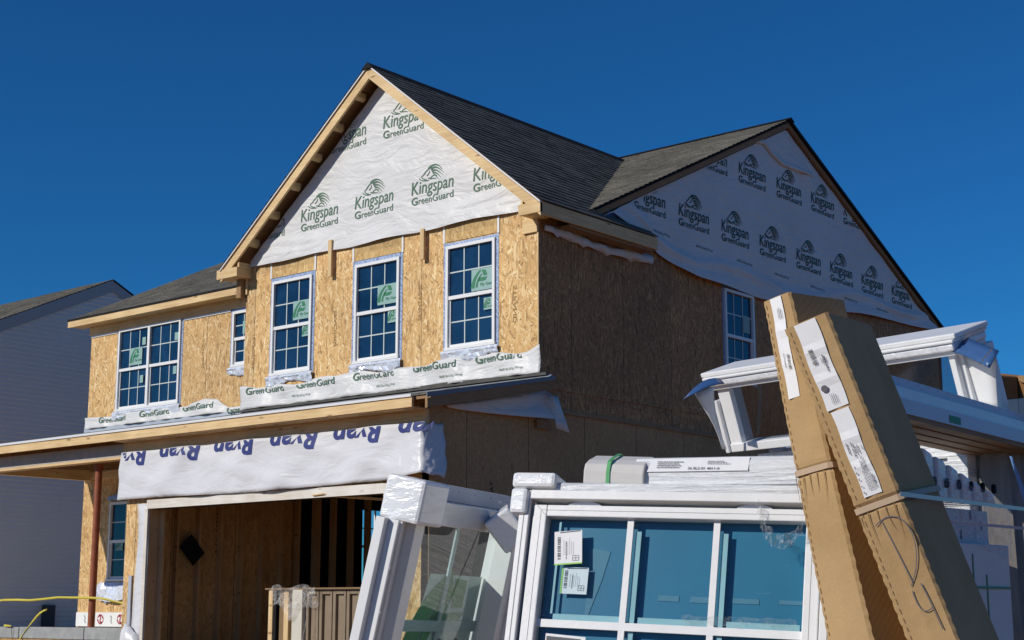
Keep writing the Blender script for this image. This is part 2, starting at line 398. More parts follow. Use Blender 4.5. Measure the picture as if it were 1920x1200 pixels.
# garage front
OPL, OPR, OPT = -18.06, -13.24, 1.36
wall('x', YG, XBL, XR-.024, -.85, 2.34, [(OPL, OPR, -.85, OPT)], .14, OSBX)
wall('y', XBL+.13, YG+.14, YW, -.85, 2.5, [], .13, OSBI)
# studs: garage side and the open stud wall further in
for k in range(7):
    s = MB(); y = YG+.35+k*.41; s.box((XBL+.135, y, -.84), (XBL+.225, y+.04, 2.4)); s.build('stud', LUMI, H)
for k in range(12):
    s = MB(); y = YW+.12+k*.40; s.box((XBL+.03, y, -.84), (XBL+.16, y+.045 + (.05 if k % 4 == 1 else 0), 2.45)); s.build('stud', LUMI, H)
mb = MB(); fo = lambda u, z, o=0: (XL+.07+o, u, z)
for a, b, c, d in ((23.62, 24.55, 1.25, 1.30), (24.06, 24.09, 1.30, 2.08), (23.62, 24.55, 1.66, 1.685)): mb.box((a, c, -.02), (b, d, .02), fo)
mb.build('window', WHITE, H)
# floors and ceilings that keep the rooms dark
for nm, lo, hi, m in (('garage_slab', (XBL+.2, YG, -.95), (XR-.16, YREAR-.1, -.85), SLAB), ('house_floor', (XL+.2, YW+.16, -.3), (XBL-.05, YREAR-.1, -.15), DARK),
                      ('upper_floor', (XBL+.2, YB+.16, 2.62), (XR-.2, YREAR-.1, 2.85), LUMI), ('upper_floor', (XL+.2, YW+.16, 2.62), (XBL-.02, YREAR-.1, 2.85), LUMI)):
    b = MB(); b.box(lo, hi); b.build(nm, m, H)

# gable walls behind the wrap
gb = MB(); gb.hexa([(XBL+.02, YB, 5.362), (XR-.02, YB, 5.362), (XC, YB, gable_z(XC)-.18)], [(XBL+.02, YB+.12, 5.362), (XR-.02, YB+.12, 5.362), (XC, YB+.12, gable_z(XC)-.18)]); gb.build('gable_wall', OSBX, H)
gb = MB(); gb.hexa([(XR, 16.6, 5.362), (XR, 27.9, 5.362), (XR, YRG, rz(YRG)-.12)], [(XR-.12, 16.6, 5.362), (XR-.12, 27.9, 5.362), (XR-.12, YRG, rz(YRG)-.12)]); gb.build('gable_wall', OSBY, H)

# ------------------------------------------------------------ roofs
def shingles(name, O, u, s, length, lim, parent, c=.14):
    'courses of shingles; lim(v) -> (from, to) along u for the course at v up the slope'
    O, u, s = Vector(O), Vector(u).normalized(), Vector(s).normalized(); n = u.cross(s)
    if n.z < 0: n = -n
    mb = MB(); mb.uv = []
    k = 0
    while k*c < length:
        v0 = k*c; v1 = min(v0+c*1.12, length); r = lim(v0); r1 = lim(v1)
        if r and r1 and r[1]-r[0] > .02:
            m = max(1, int((r[1]-r[0])/.30)); j0 = random.random()*.12
            cuts = [0]+[min(1, (i+j0*3*random.random())/m) for i in range(1, m)]+[1]
            for a, b in zip(cuts, cuts[1:]):
                h = .010+random.random()*.008
                pts = []
                for uu, vv, hh in ((r[0]+(r[1]-r[0])*a, v0, h), (r[0]+(r[1]-r[0])*b, v0, h), (r1[0]+(r1[1]-r1[0])*b, v1, .001), (r1[0]+(r1[1]-r1[0])*a, v1, .001),
                                   (r[0]+(r[1]-r[0])*a, v0-.003, 0), (r[0]+(r[1]-r[0])*b, v0-.003, 0)):
                    pts.append(O+u*uu+s*vv+n*hh); mb.uv.append((uu+k*.013, vv+.002))
                mb.add(pts, ((0, 1, 2, 3), (4, 5, 1, 0)))
        k += 1
    return mb.build(name, ROOF, parent, fix=False)
def deck(pts, th, mat, name, parent):
    'sheathing under the shingles: prism dropped by th'
    mb = MB(); mb.hexa([Vector(p) for p in pts], [Vector(p)-Vector((0, 0, th)) for p in pts]); return mb.build(name, mat, parent)

XML, XMR = -24.62, -12.42
dz = .012
rm = shingles('shingle_roof', (XML, YE, EZ), (1, 0, 0), (0, 1, SM), (YRG-YE)*math.hypot(1, SM), lambda v: (0, XMR-XML), H)
deck([(XML, YE+.01, EZ-dz), (XMR-.01, YE+.01, EZ-dz), (XMR-.01, YRG, rz(YRG)-dz), (XML, YRG, rz(YRG)-dz)], .03, LUMD, 'roof_deck', H)
deck([(XML, YRG+.002, rz(YRG)), (XMR-.003, YRG+.002, rz(YRG)), (XMR-.003, 2*YRG-YE, EZ), (XML, 2*YRG-YE, EZ)], .06, BLACK, 'shingle_roof', H)
cp = MB(); cp.hexa([(XML-.01, YRG-.12, rz(YRG)-.035), (XML-.01, YRG, rz(YRG)+.03), (XML-.01, YRG+.12, rz(YRG)-.035)], [(XMR+.012, YRG-.12, rz(YRG)-.035), (XMR+.012, YRG, rz(YRG)+.03), (XMR+.012, YRG+.12, rz(YRG)-.035)]); cp.build('ridge_cap', BLACK, H)
# front gable: right slope and left slope
YGF = 15.17; LG = 3.32*math.hypot(1, SG)
def lim_g(v):
    x = (XR+.28) - v/math.hypot(1, SG)
    z = EZ+SG*(XR+.28-x)
    if x > XMR-.02: return (0, 17.95-YGF)
    return (0, YE+(z-EZ)/SM-YGF+.35)
shingles('shingle_roof', (XR+.28, YGF, EZ), (0, 1, 0), (-1, 0, SG), LG, lim_g, H)
shingles('shingle_roof', (XBL-.28, YGF, EZ), (0, 1, 0), (1, 0, SG), LG, lambda v: (0, YE+(SG*v/math.hypot(1, SG))/SM-YGF+.35), H)
PK = gable_z(XC)
deck([(XR+.27, YGF+.012, EZ-dz), (XR+.27, 17.94, EZ-dz), (XR+.08, 17.94, EZ+.15-dz), (XR+.08, YE+.6, EZ+.15-dz), (XC, 21.6, PK-dz), (XC, YGF+.012, PK-dz)], .03, LUMD, 'roof_deck', H)
deck([(XBL-.27, YGF+.012, EZ-dz), (XC-.002, YGF+.012, PK-dz), (XC-.002, 21.6, PK-dz), (XBL-.27, YE+.4, EZ-dz)], .03, LUMD, 'roof_deck', H)
cp = MB(); cp.hexa([(XC-.12, YGF-.015, PK-.075), (XC, YGF-.015, PK+.025), (XC+.12, YGF-.015, PK-.075)], [(XC-.12, 21.9, PK-.075), (XC, 21.9, PK+.025), (XC+.12, 21.9, PK-.075)]); cp.build('ridge_cap', BLACK, H)
# rake boards of the front gable, white drip edge and lookouts under the left rake
def slope_board(x0, x1, ztop, zh, y0, y1, mat, name):
    mb = MB(); z = lambda x: gable_z(x)
    A = [(x0, y0, z(x0)-ztop), (x1, y0, z(x1)-ztop), (x1, y0, z(x1)-ztop-zh), (x0, y0, z(x0)-ztop-zh)]
    mb.hexa(A, [(p[0], y1, p[2]) for p in A]); return mb.build(name, mat, H)
slope_board(XBL-.28, XC-.001, .034, .185, 15.20, 15.238, LUMX, 'rake_board')
slope_board(XC+.001, XR+.28, .034, .185, 15.20, 15.238, LUMX, 'rake_board')
slope_board(XBL-.285, XC-.001, .010, .026, 15.175, 15.197, EDGE, 'drip_edge')
slope_board(XC+.001, XR+.285, .010, .026, 15.175, 15.197, EDGE, 'drip_edge')
for k in range(6):
    x = XBL+.30+k*.475
    mb = MB(); z = gable_z(x)-.075
    A = [(x, 15.24, z), (x+.05, 15.24, z+.04), (x+.05, 15.24, z-.05), (x, 15.24, z-.09)]
    mb.hexa(A, [(p[0], 15.46, p[2]) for p in A]); mb.build('lookout', LUMY, H)
for k in range(6):
    x = XR-.35-k*.475
    mb = MB(); z = gable_z(x)-.075
    A = [(x, 15.24, z), (x-.05, 15.24, z+.04), (x-.05, 15.24, z-.05), (x, 15.24, z-.09)]
    mb.hexa(A, [(p[0], 15.46, p[2]) for p in A]); mb.build('lookout', LUMY, H)
slope_board(XC, XR+.16, .20, .09, 15.42, 15.49, LUMX, 'rake_cleat')
# eave returns
for x0, x1 in ((XBL-.37, XBL+.13), (XR-.10, XR+.28)):
    e = MB(); e.box((x0, 15.19, 5.165), (x1, 15.235, 5.315)); e.build('eave_return', LUMX, H)
    e = MB(); e.box((x0+.02, 15.237, 5.17), (x1-.002, 15.50, 5.20)); e.build('eave_return', LUMY, H)
e = MB(); e.box((XBL+.085, 15.236, 5.172), (XBL+.125, 15.505, 5.40)); e.build('eave_return', LUMY, H)
e = MB(); e.box((XR-.095, 15.236, 5.202), (XR-.06, 15.505, 5.38)); e.build('eave_return', LUMY, H)
e = MB(); e.box((XBL-.12, 15.40, 4.86), (XBL-.012, 15.52, 5.165)); e.build('trim_block', LUMD, H)
e = MB(); e.box((XBL+.005, 15.478, 4.92), (XBL+.05, 15.506, 5.36)); e.build('trim_block', LUMZ, H)
e = MB(); e.box((XR-.26, 15.47, 4.99), (XR-.004, 15.507, 5.19)); e.build('trim_block', LUMX, H)
# right eave fascia of the gable, its soffit boards and the torn wrap under it
e = MB(); e.box((XR+.235, 15.24, 5.14), (XR+.272, 17.95, 5.315)); e.build('fascia_board', LUMY, H)
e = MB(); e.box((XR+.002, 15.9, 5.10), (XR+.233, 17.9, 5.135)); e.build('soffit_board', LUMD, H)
e = MB(); e.box((XR+.04, 15.24, 5.16), (XR+.23, 15.52, 5.19)); e.build('soffit_board', LUMY, H)
rows = []
for i in range(31):
    y = 15.58+i*.085; t = i/30
    top = 5.12+.03*math.sin(t*9); bot = 5.02-.03*t-.05*math.sin(t*3.1) - (.04 if i % 7 == 3 else 0)
    rows.append([(XR+.02+.02*math.sin(i*.9), y, top-.02), (XR+.05+.03*math.sin(i*1.3), y, (top+bot)/2+.015), (XR+.035+.03*math.sin(i*.7), y, bot)])
e = MB(); e.grid(rows); e.build('torn_wrap_strip', WRAPY, H, smooth=True, thick=.004)
# wing eave
e = MB(); e.box((XML+.005, 16.17, 5.175), (XBL-.30, 16.208, 5.312)); e.build('fascia_board', LUMX, H)
e = MB(); e.box((XML, 16.155, 5.295), (XBL-.30, 16.168, 5.327)); e.build('drip_edge', BLACK, H)
e = MB(); e.box((XML+.03, 16.21, 5.19), (XBL-.02, 16.485, 5.215)); e.build('soffit_board', LUMX, H)
e = MB(); e.box((XML+.3, 16.46, 5.03), (XBL-.03, 16.493, 5.188)); e.build('frieze_board', LUMX, H)
for a, b in ((XL+.01, -23.46), (-21.5, -20.2)):
    e = MB(); e.box((a, 16.482, 4.985), (b, 16.496, 5.025)); e.build('white_tape', WHITE, H)
# rake boards of the side gable
def side_rake(y0, y1, x0, x1, zt, zh, mat, name):
    mb = MB(); A = [(x1, y0, rz(y0)-zt), (x1, y1, rz(y1)-zt), (x1, y1, rz(y1)-zt-zh), (x1, y0, rz(y0)-zt-zh)]
    mb.hexa(A, [(x0, p[1], p[2]) for p in A]); return mb.build(name, mat, H)
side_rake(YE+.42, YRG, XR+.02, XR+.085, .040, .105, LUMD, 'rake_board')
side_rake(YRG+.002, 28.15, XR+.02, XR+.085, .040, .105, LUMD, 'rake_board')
side_rake(YE+.42, YRG, XR+.086, XMR-.008, .012, .032, BLACK, 'drip_edge')
side_rake(YRG+.002, 28.2, XR+.086, XMR-.008, .012, .032, BLACK, 'drip_edge')

# shed roof over garage and porch
ZS = 2.49; SS = .2
XSL, XSR = -24.65, -12.28
shingles('shingle_roof', (XSL, 13.1, ZS), (1, 0, 0), (0, 1, SS), 3.42, lambda v: (0, (XSR if v < 2.38 else XBL-.02)-XSL), H)
deck([(XSL, 13.11, ZS-dz), (XSR-.005, 13.11, ZS-dz), (XSR-.005, YB-.01, ZS+SS*2.40-dz), (XBL-.01, YB-.01, ZS+SS*2.40-dz), (XBL-.01, YW-.01, ZS+SS*3.39-dz), (XSL, YW-.01, ZS+SS*3.39-dz)], .035, LUMD, 'roof_deck', H)
e = MB(); e.box((XSL, 13.06, 2.352), (XR-.002, 13.098, 2.478)); e.build('fascia_board', LUMX, H)
e = MB(); e.box((XSL-.01, 13.04, 2.474), (XR+.0, 13.058, 2.508)); e.build('drip_edge', EDGE, H)
rk = MB(); A = [(XSR-.012, 13.06, ZS-.052), (XSR-.012, YB-.02, ZS+SS*2.40-.052), (XSR-.012, YB-.02, ZS+SS*2.40-.17), (XSR-.012, 13.06, ZS-.17)]
rk.hexa(A, [(XSR-.05, p[1], p[2]) for p in A]); rk.build('rake_board', LUMD, H)
rk = MB(); A = [(XSR+.004, 13.04, ZS+.012), (XSR+.004, YB+.0, ZS+SS*2.42+.012), (XSR+.004, YB+.0, ZS+SS*2.42-.045), (XSR+.004, 13.04, ZS-.045)]
rk.hexa(A, [(XSR-.010, p[1], p[2]) for p in A]); rk.build('drip_edge', DGREY, H)
# shiny flashing along the wall
e = MB(); e.hexa([(XBL-.02, YB-.09, 2.962), (XR+.22, YB-.09, 2.962), (XR+.22, YB-.012, 3.005), (XBL-.02, YB-.012, 3.005)], [(XBL-.02, YB-.09, 2.952), (XR+.22, YB-.09, 2.952), (XR+.22, YB-.006, 2.99), (XBL-.02, YB-.006, 2.99)]); e.build('flashing', METAL, H)
e = MB(); e.box((XL-.02, YW-.05, 3.17), (XBL-.1, YW-.004, 3.235)); e.build('flashing', METAL, H)
e = MB(); e.hexa([(XBL-.02, YB-.075, 3.002), (XR+.17, YB-.075, 3.002), (XR+.17, YB-.075, 3.035), (-14.2, YB-.075, 3.068), (-15.5, YB-.075, 3.04), (XBL-.02, YB-.075, 3.03)], [(XBL-.02, YB-.01, 3.012), (XR+.17, YB-.01, 3.012), (XR+.17, YB-.01, 3.045), (-14.2, YB-.01, 3.075), (-15.5, YB-.01, 3.05), (XBL-.02, YB-.01, 3.04)]); e.build('shingle_strip', m_plain('dark_shingle_edge', (.10, .098, .09), .9, .2, .2), H)
# soffit, header boards with stamped print
e = MB(); e.box((XBL, 13.10, 2.345), (XR-.005, 13.385, 2.362)); e.build('soffit_board', LUMX, H)
e = MB(); e.box((XBL, 13.345, 2.19), (XR-.02, 13.396, 2.343)); hdr = e.build('header_board', LUMX, H)
mb = MB()
for k in range(8):
    mb = MB(); v, f = fit_text('SELECT 2', 0, .42, 0, .045, .01)
    mb.add([(XBL+.25+k*.8+p[0], 13.20-p[1], 2.343) for p in v], f); mb.build('stamped_print', PRINT, hdr, fix=False)
e = MB(); e.box((XBL-.07, 13.34, 2.2), (XBL-.004, 13.39, 2.345)); e.build('trim_block', LUMZ, H)
# porch beams, post, ceiling
e = MB(); e.box((XL-.3, 13.36, 2.155), (XBL-.075, 13.50, 2.342)); e.build('porch_beam', BEAMW, H)
e = MB(); e.box((XL-.3, 13.345, 2.118), (XBL-.075, 13.52, 2.153)); e.build('porch_beam', LUMX, H)
e = MB(); e.box((-24.12, 13.53, 2.26), (-23.98, 16.48, 2.52)); e.build('porch_beam', LUMY, H)
e = MB(); e.box((XL, 16.40, 2.28), (XBL-.05, 16.495, 2.42)); e.build('ledger_board', LUMX, H)
for k in range(12):
    e = MB(); x = -23.7+k*.43; e.hexa([(x, 13.54, 2.30), (x+.04, 13.54, 2.30), (x+.04, 13.54, 2.42), (x, 13.54, 2.42)], [(x, 16.38, 2.43), (x+.04, 16.38, 2.43), (x+.04, 16.38, 2.98), (x, 16.38, 2.98)]); e.build('rafter', LUMD, H)
e = MB(); e.tube([(-19.66, 13.6, -.33), (-19.66, 13.6, .6), (-19.66, 13.6, 1.4), (-19.66, 13.6, 2.1)], .054, 16); e.tube([(-19.66, 13.6, 2.02), (-19.66, 13.6, 2.117)], .072, 12); post = e.build('steel_post', RUST, H, smooth=False)
e = MB()
for k, x in enumerate((-24.3, -23.1, -21.35, -19.62)):
    e.box((x+.008, 13.45, -.51), ((-23.1, -21.35, -19.62, -18.66)[k]-.008, 13.65, -.345+.006*k))
e.build('porch_block_course', BLOCK, H, bevel=.012)
e = MB(); e.box((XL, 13.66, -.5), (XBL-.03, 16.45, -.40)); e.build('porch_slab', SLAB, H)
e = MB(); e.box((XL, 13.47, -.9), (XBL-.03, 13.62, -.515)); e.build('porch_skirt', OSBP, H)
e = MB(); e.box((XL+.02, 16.462, -.38), (-22.7, 16.49, -.13)); ws = e.build('wall_base_membrane', WHITE, H)
REDP = m_plain('red_print', (.35, .05, .06), .6, .3); GREYP = m_plain('grey_print', (.4, .4, .4), .6, .3)
for x in (-23.52, -22.93):
    mb = MB()
    for a in range(2):
        v, f = stroke([(.09*math.cos(q+a*3.14), .11*math.sin(q+a*3.14)) for q in (0, 1.2, 2.0, 3.0)], .03, .02)
        mb.add([(x+p[0], 16.458, -.25+p[1]) for p in v], f)
    v, f = stroke([(-.05, .06), (.09, .05), (-.09, -.05), (.05, -.06)], .03); mb.add([(x+p[0], 16.458, -.25+p[1]) for p in v], f)
    mb.build('red_emblem_print', REDP, ws, fix=False)
for x in (-24.0, -23.2):
    mb = MB(); v, f = stroke([(-.03, .06), (.06, .02), (-.05, -.02), (.03, -.07)], .03); mb.add([(x+p[0], 16.458, -.25+p[1]) for p in v], f)
    mb.build('grey_emblem_print', GREYP, ws, fix=False)
e = MB(); e.box((-23.44, 16.463, .02), (-23.37, 16.499, .44)); e.build('wall_batten', BLOCK, H)

# ------------------------------------------------------------ windows of the house
def house_window(P, u0, u1, z0, z1, units=1, cols=3, parent=None, stickers=(), foil=True, sill=True, glass=None, label=None, top=True):
    'P(u, z, out) -> world. frame > grille, pane, sticker, foil'
    bw = .045; fr = MB(); gr = MB(); pn = MB(); W = (u1-u0)/units
    B = lambda a, b, c, d, o0, o1, mb=fr: mb.box((a, c, o0), (b, d, o1), lambda x, y, z: P(x, y, z))
    zm = (z0+z1)/2
    B(u0, u1, z1-bw, z1, -.05, .035); B(u0-.012, u1+.012, z0, z0+bw*.9, -.05, .045)
    for k in range(units+1):
        x = u0+k*W; a, b = (x, x+bw) if k == 0 else ((x-bw, x) if k == units else (x-bw*.75, x+bw*.75))
        B(a, b, z0+bw*.9, z1-bw, -.05, .034)
    for k in range(units):
        a, b = u0+k*W+bw*(1 if k == 0 else .75), u0+(k+1)*W-bw*(1 if k == units-1 else .75)
        B(a, b, zm-.026, zm+.026, -.045, .022)                    # meeting rail
        lo = (z0+bw*.9, zm-.026); B(a, a+.028, *lo, -.05, .0); B(b-.028, b, *lo, -.05, .0); B(a+.028, b-.028, lo[0], lo[0]+.045, -.05, .0)
        for (za, zb, aa, bb, dep) in ((zm+.026, z1-bw, a, b, -.012), (lo[0]+.045, lo[1], a+.028, b-.028, -.022)):
            pn.quad(P(aa, za, dep), P(bb, za, dep), P(bb, zb, dep), P(aa, zb, dep))
            for j in range(1, cols):
                x = aa+(bb-aa)*j/cols; gr.box((x-.009, za, dep+.002), (x+.009, zb, dep+.008), lambda p, q, r: P(p, q, r))
            y = (za+zb)/2; gr.box((aa, y-.009, dep+.0025), (bb, y+.009, dep+.0075), lambda p, q, r: P(p, q, r))
    w_ = fr.build('window', WHITE, parent, label=label)
    pn.build('pane', glass or PANE, w_, fix=False); gr.build('grille', GRID_, w_)
    for (sx, sy, sw, sh, logo) in stickers:
        s = MB(); d = .004; s.quad(P(sx, sy, d), P(sx+sw, sy, d), P(sx+sw, sy+sh, d), P(sx, sy+sh, d)); s.build('sticker', STICK, w_, fix=False)
        if logo:
            s = MB(); gem_mark(s, lambda x, y: P(sx+x*sw, sy+y*sh, d+.003)); s.build('sticker_print', STICKG, w_, fix=False)
    if foil:
        t = MB(); th = .055
        edges = [(u0-th, u0-.002, z0-.02, z1+th), (u1+.002, u1+th, z0-.02, z1+th)]
        if top: edges.append((u0-.001, u1+.001, z1+.002, z1+th))
        for a, b, c, d in edges: B(a+random.uniform(-.008, .008), b, c, d+random.uniform(-.01, .02), .001, .006, t)
        t.build('foil_tape', FOILT, w_)
    if sill:
        rows = []
        n = 26
        for i in range(n+1):
            t = i/n; x = u0-.07+(u1-u0+.14)*t
            bz = z0-.135-.03*math.sin(t*7+u0)-.02*random.random()
            rows.append([P(x, z0-.004, .04+.006*random.random()), P(x, z0-.04, .055+.02*random.random()), P(x, (z0+bz)/2, .04+.022*random.random()), P(x+random.uniform(-.01, .01), bz+.02, .03+.02*random.random()), P(x, bz, .016+.014*random.random())])
        t = MB(); t.grid(rows); t.build('sill_foil', FOIL, w_, smooth=False)
    return w_
def gem_mark(mb, f, text=True):
    'green leaf strokes with a round P shape above the words'
    for q in (([(.06, .14), (.08, .45), (.22, .75), (.44, .93)], .17, .07), ([(.24, .16), (.26, .40), (.34, .58), (.48, .74)], .10, .05)):
        v, fc = stroke(*q); mb.add([f(*p) for p in v], fc)
    for ring in (((.48, .94), (.66, .90), (.74, .66), (.56, .66)), ((.36, .58), (.74, .59), (.64, .42), (.32, .42))):
        mb.add([f(*p) for p in ring], ((0, 1, 2, 3),))
    if text:
        v, fc = fit_text('Ply Gem', .42, .98, .2, .13, .02); mb.add([f(*p) for p in v], fc)
PX = lambda y: (lambda u, z, o=0: (u, y-o, z))
PY = lambda x: (lambda u, z, o=0: (x+o, u, z))
SK = (((.47, 4.32, .40, .31), (.70, 4.03, .17, .17)), ((.47, 4.36, .41, .30), (.69, 4.07, .19, .20)), ((.48, 4.36, .39, .30), (.70, 4.08, .17, .18)))
for k, (a, b) in enumerate(BW):
    house_window(PX(YB), a, b, WZ0, WZ1, parent=H, stickers=[(a+p, q, r_, t_, True) for p, q, r_, t_ in SK[k]])
house_window(PX(YW), -23.40, -21.56, 3.50, 5.03, 2, parent=H, stickers=((-23.05, 4.33, .36, .32, True), (-22.70, 4.68, .10, .14, False), (-22.73, 3.98, .10, .14, False), (-21.75, 4.66, .11, .14, False), (-21.76, 4.05, .10, .14, False)), top=False)
house_window(PX(YW), -20.13, -19.35, 4.0, 4.97, 1, 3, parent=H, stickers=((-19.88, 4.56, .06, .22, False),))
house_window(PX(YW), -23.42, -22.5, .42, 1.84, 1, 2, parent=H, stickers=((-23.22, .97, .22, .17, True),), foil=False, sill=False, label='dark porch window')
e = MB()
for i in range(9): e.box((-23.47+i*.11, 16.455, 1.87+.01*(i % 2)), (-23.36+i*.11, 16.494, 1.95+.012*(i % 3)))
e.build('foil_tape', FOILT, H)
rows = [[(-23.62+.14*i+.02*math.sin(i*2), 16.46-.05*(j > 0)-.05*math.sin(i*1.3+j)*.5, .40-.1*j-.05*math.sin(i*.55)*j*.3) for j in range(4)] for i in range(9)]
e = MB(); e.grid(rows); e.build('sill_foil', FOIL, H)
house_window(PY(XR), 20.17, 21.05, 3.46, 4.96, parent=H, sill=False, stickers=((20.74, 4.32, .2, .28, False),))

# header patches, white tape strips, sticks on the bay wall
for a, b in BW:
    e = MB(); e.box((a-.03, 15.498, 5.10), (b+.03, 15.508, 5.352)); e.build('header_sheathing', OSBH, H)
    for x in (a-.07, b+.035):
        e = MB(); e.box((x, 15.494, 5.09), (x+.035, 15.509, 5.352)); e.build('white_tape', WHITE, H)
for x, z0, z1 in ((-16.64, 4.92, 5.50), (-14.70, 4.90, 5.36)):
    e = MB(); e.box((x, 15.425, z0), (x+.075, 15.462, z1)); e.build('wood_cleat', LUMZ, H, bevel=.003)
e = MB(); e.box((XR-.02, 15.489, 2.95), (XR+.004, 15.507, 4.98)); e.build('corner_strip', LUMZ, H)

# ------------------------------------------------------------ house wrap with printing
def ripple(u, v, s=0):
    return .012*math.sin(2.1*u+1.3*v+s)+.008*math.sin(5.3*u-3.1*v+s*2)+.005*math.sin(9*v+2*u+s)+.004*math.sin(13*u+4*v)
def logo(mb, f, x0, z0, gmb=None):
    v, fc = fit_text('Kingspan', 0, .83, 0.01, .195, .006, .12); mb.add([f(x0+p[0], z0+p[1]) for p in v], fc)
    for q in (([(.30, .20), (.20, .22), (.18, .27), (.24, .28)], .018, .012), ([(.16, .24), (.20, .20), (.26, .18), (.34, .19)], .016, .012), ([(.24, .28), (.28, .33), (.32, .36), (.40, .38)], .02, .014),
              ([(.30, .26), (.34, .28), (.36, .31), (.35, .33)], .02, .012), ([(.36, .20), (.40, .25), (.46, .26), (.50, .23)], .016, .012), ([(.33, .22), (.40, .19), (.46, .21), (.49, .18)], .02, .01),
              ([(.33, .36), (.42, .44), (.54, .40), (.60, .31)], .035, .008), ([(.38, .34), (.46, .40), (.54, .34), (.64, .25)], .035, .006), ([(.40, .31), (.48, .35), (.54, .28), (.62, .22)], .032, .006),
              ([(.42, .28), (.48, .30), (.54, .23), (.58, .19)], .028, .006), ([(.44, .25), (.48, .25), (.50, .20), (.54, .17)], .022, .006)):
        v, fc = stroke(*q, n=8); mb.add([f(x0+p[0], z0+p[1]) for p in v], fc)
    g = gmb or mb
    v, fc = fit_text('G', .0, .125, -.145, .115, .02); g.add([f(x0+p[0], z0+p[1]) for p in v], fc)
    v, fc = fit_text('reen', .145, .40, -.145, .105, .004); g.add([f(x0+p[0], z0+p[1]) for p in v], fc)
    v, fc = fit_text('Guard', .415, .83, -.145, .105, .006); g.add([f(x0+p[0], z0+p[1]) for p in v], fc)
def clip(mb, ok):
    'drop faces whose centre lies off the sheet'
    mb.f = [fc for fc in mb.f if all(ok(mb.v[i]) for i in fc)]
    used = sorted({i for fc in mb.f for i in fc}); mp = {i: k for k, i in enumerate(used)}
    mb.v = [mb.v[i] for i in used]; mb.f = [tuple(mp[i] for i in fc) for fc in mb.f]
# front gable
def fy(x, z):
    sag = .03*math.exp(-((z-5.36)/.16)**2)*(1+.6*math.sin(3.1*x))
    fold = .022*math.exp(-((z-5.62-.05*math.sin(2.4*x+1))/.05)**2)+.015*math.exp(-((z-5.50-.04*math.sin(1.9*x))/.03)**2)
    return YB-.036-ripple(x, z)*.8-sag-fold*(.6+.4*math.sin(1.3*x))
nx, nz_ = 90, 40; P = []
for i in range(nx+1):
    x = XBL+.12+(XR-XBL-.24)*i/nx; zt = gable_z(x)-.22; zb = 5.335+.012*math.sin(4*x); P.append([(x, fy(x, zb+(zt-zb)*j/nz_), zb+(zt-zb)*j/nz_) for j in range(nz_+1)])
e = MB(); e.grid(P); wrapF = e.build('house_wrap', WRAPX, H, smooth=True)
ff = lambda x, z: (x, fy(x, z)-.006, z)
okf = lambda p: XBL+.12 < p.x < XR-.12 and p.z < gable_z(p.x)-.22
for x, z in [(-18.52+1.2*k, 5.895) for k in range(5)] + [(-17.92+1.2*k, 7.04) for k in range(1, 4)] + [(-16.12+.03, 8.2)]:
    mb = MB(); logo(mb, ff, x, z); clip(mb, okf)
    if mb.f: mb.build('printed_logo', GREEN, wrapF, fix=False)
# side gable, sagging along its lower edge
bot = [(16.75, 5.62), (17.3, 5.50), (17.75, 5.45), (17.98, 5.36), (18.25, 5.18), (18.7, 5.08), (19.31, 4.985), (20.1, 4.98), (20.7, 4.97), (21.2, 4.945), (22.2, 4.97), (23.2, 5.06), (24.57, 5.2), (26, 5.27), (27.3, 5.30), (27.95, 5.34)]
def botz(y):
    for (a, b), (c, d) in zip(bot, bot[1:]):
        if a <= y <= c:
            t = (y-a)/(c-a); return b+(d-b)*t
    return bot[-1][1]
def fx(y, z):
    d = z-botz(y)
    bul = .10*math.exp(-(d/.20)**2)*(.6+.4*math.sin(2.3*y+.5)) + .05*math.exp(-((d-.28-.08*math.sin(1.6*y))/.07)**2)
    hi = .05*math.exp(-((z-7.55+.25*(y-22.3))/.06)**2)*math.exp(-((y-22.8)/.6)**2)
    return XR+.012+ripple(y, z, 2)*.5+.018+bul+hi
P = []
for i in range(111):
    y = 16.75+11.2*i/110; zt = rz(y)-.17; zb = min(botz(y), zt-.01); P.append([(fx(y, zb+(zt-zb)*(j/30)**1.5), y, zb+(zt-zb)*(j/30)**1.5) for j in range(31)])
e = MB(); e.grid(P); wrapS = e.build('house_wrap', WRAPY, H, smooth=True)
fs_ = lambda y, z: (fx(y, z)+.008, y, z)
oks = lambda p: 16.8 < p.y < 27.9 and botz(p.y)+.02 < p.z < rz(p.y)-.18
for y, z in [(17.70+1.2*k, 5.915-.02*k) for k in range(8)] + [(19.5+1.2*k, 6.975) for k in range(5)]:
    mb = MB(); logo(mb, fs_, y, z); clip(mb, oks)
    if mb.f: mb.build('printed_logo', DGREEN, wrapS, fix=False)
for k in range(7):
    mb = MB(); v, fc = fit_text('R&R Building Wrap', 0, .48, 0, .04, .0); mb.add([fs_(18.15+1.2*k+p[0], 5.50-.02*k+p[1]) for p in v], fc)
    clip(mb, oks)
    if mb.f: mb.build('small_print', DGREEN, wrapS, fix=False)
crv = [(21.14, 7.61), (21.49, 7.65), (21.73, 7.52), (22.06, 7.42), (22.51, 7.41), (23.12, 7.44)]
P = []
for k in range(26):
    t = k/25*5; i0 = min(4, int(t)); q = t-i0; y = crv[i0][0]+(crv[i0+1][0]-crv[i0][0])*q; z = crv[i0][1]+(crv[i0+1][1]-crv[i0][1])*q
    P.append([(fx(y, z+dz_)+o_, y+dz_*.4, z+dz_) for dz_, o_ in ((-.008, .010), (.0, .045), (.03, .05), (.07, .025), (.10, .004))])
e = MB(); e.grid(P); e.build('house_wrap', WRAPY, H, smooth=True)
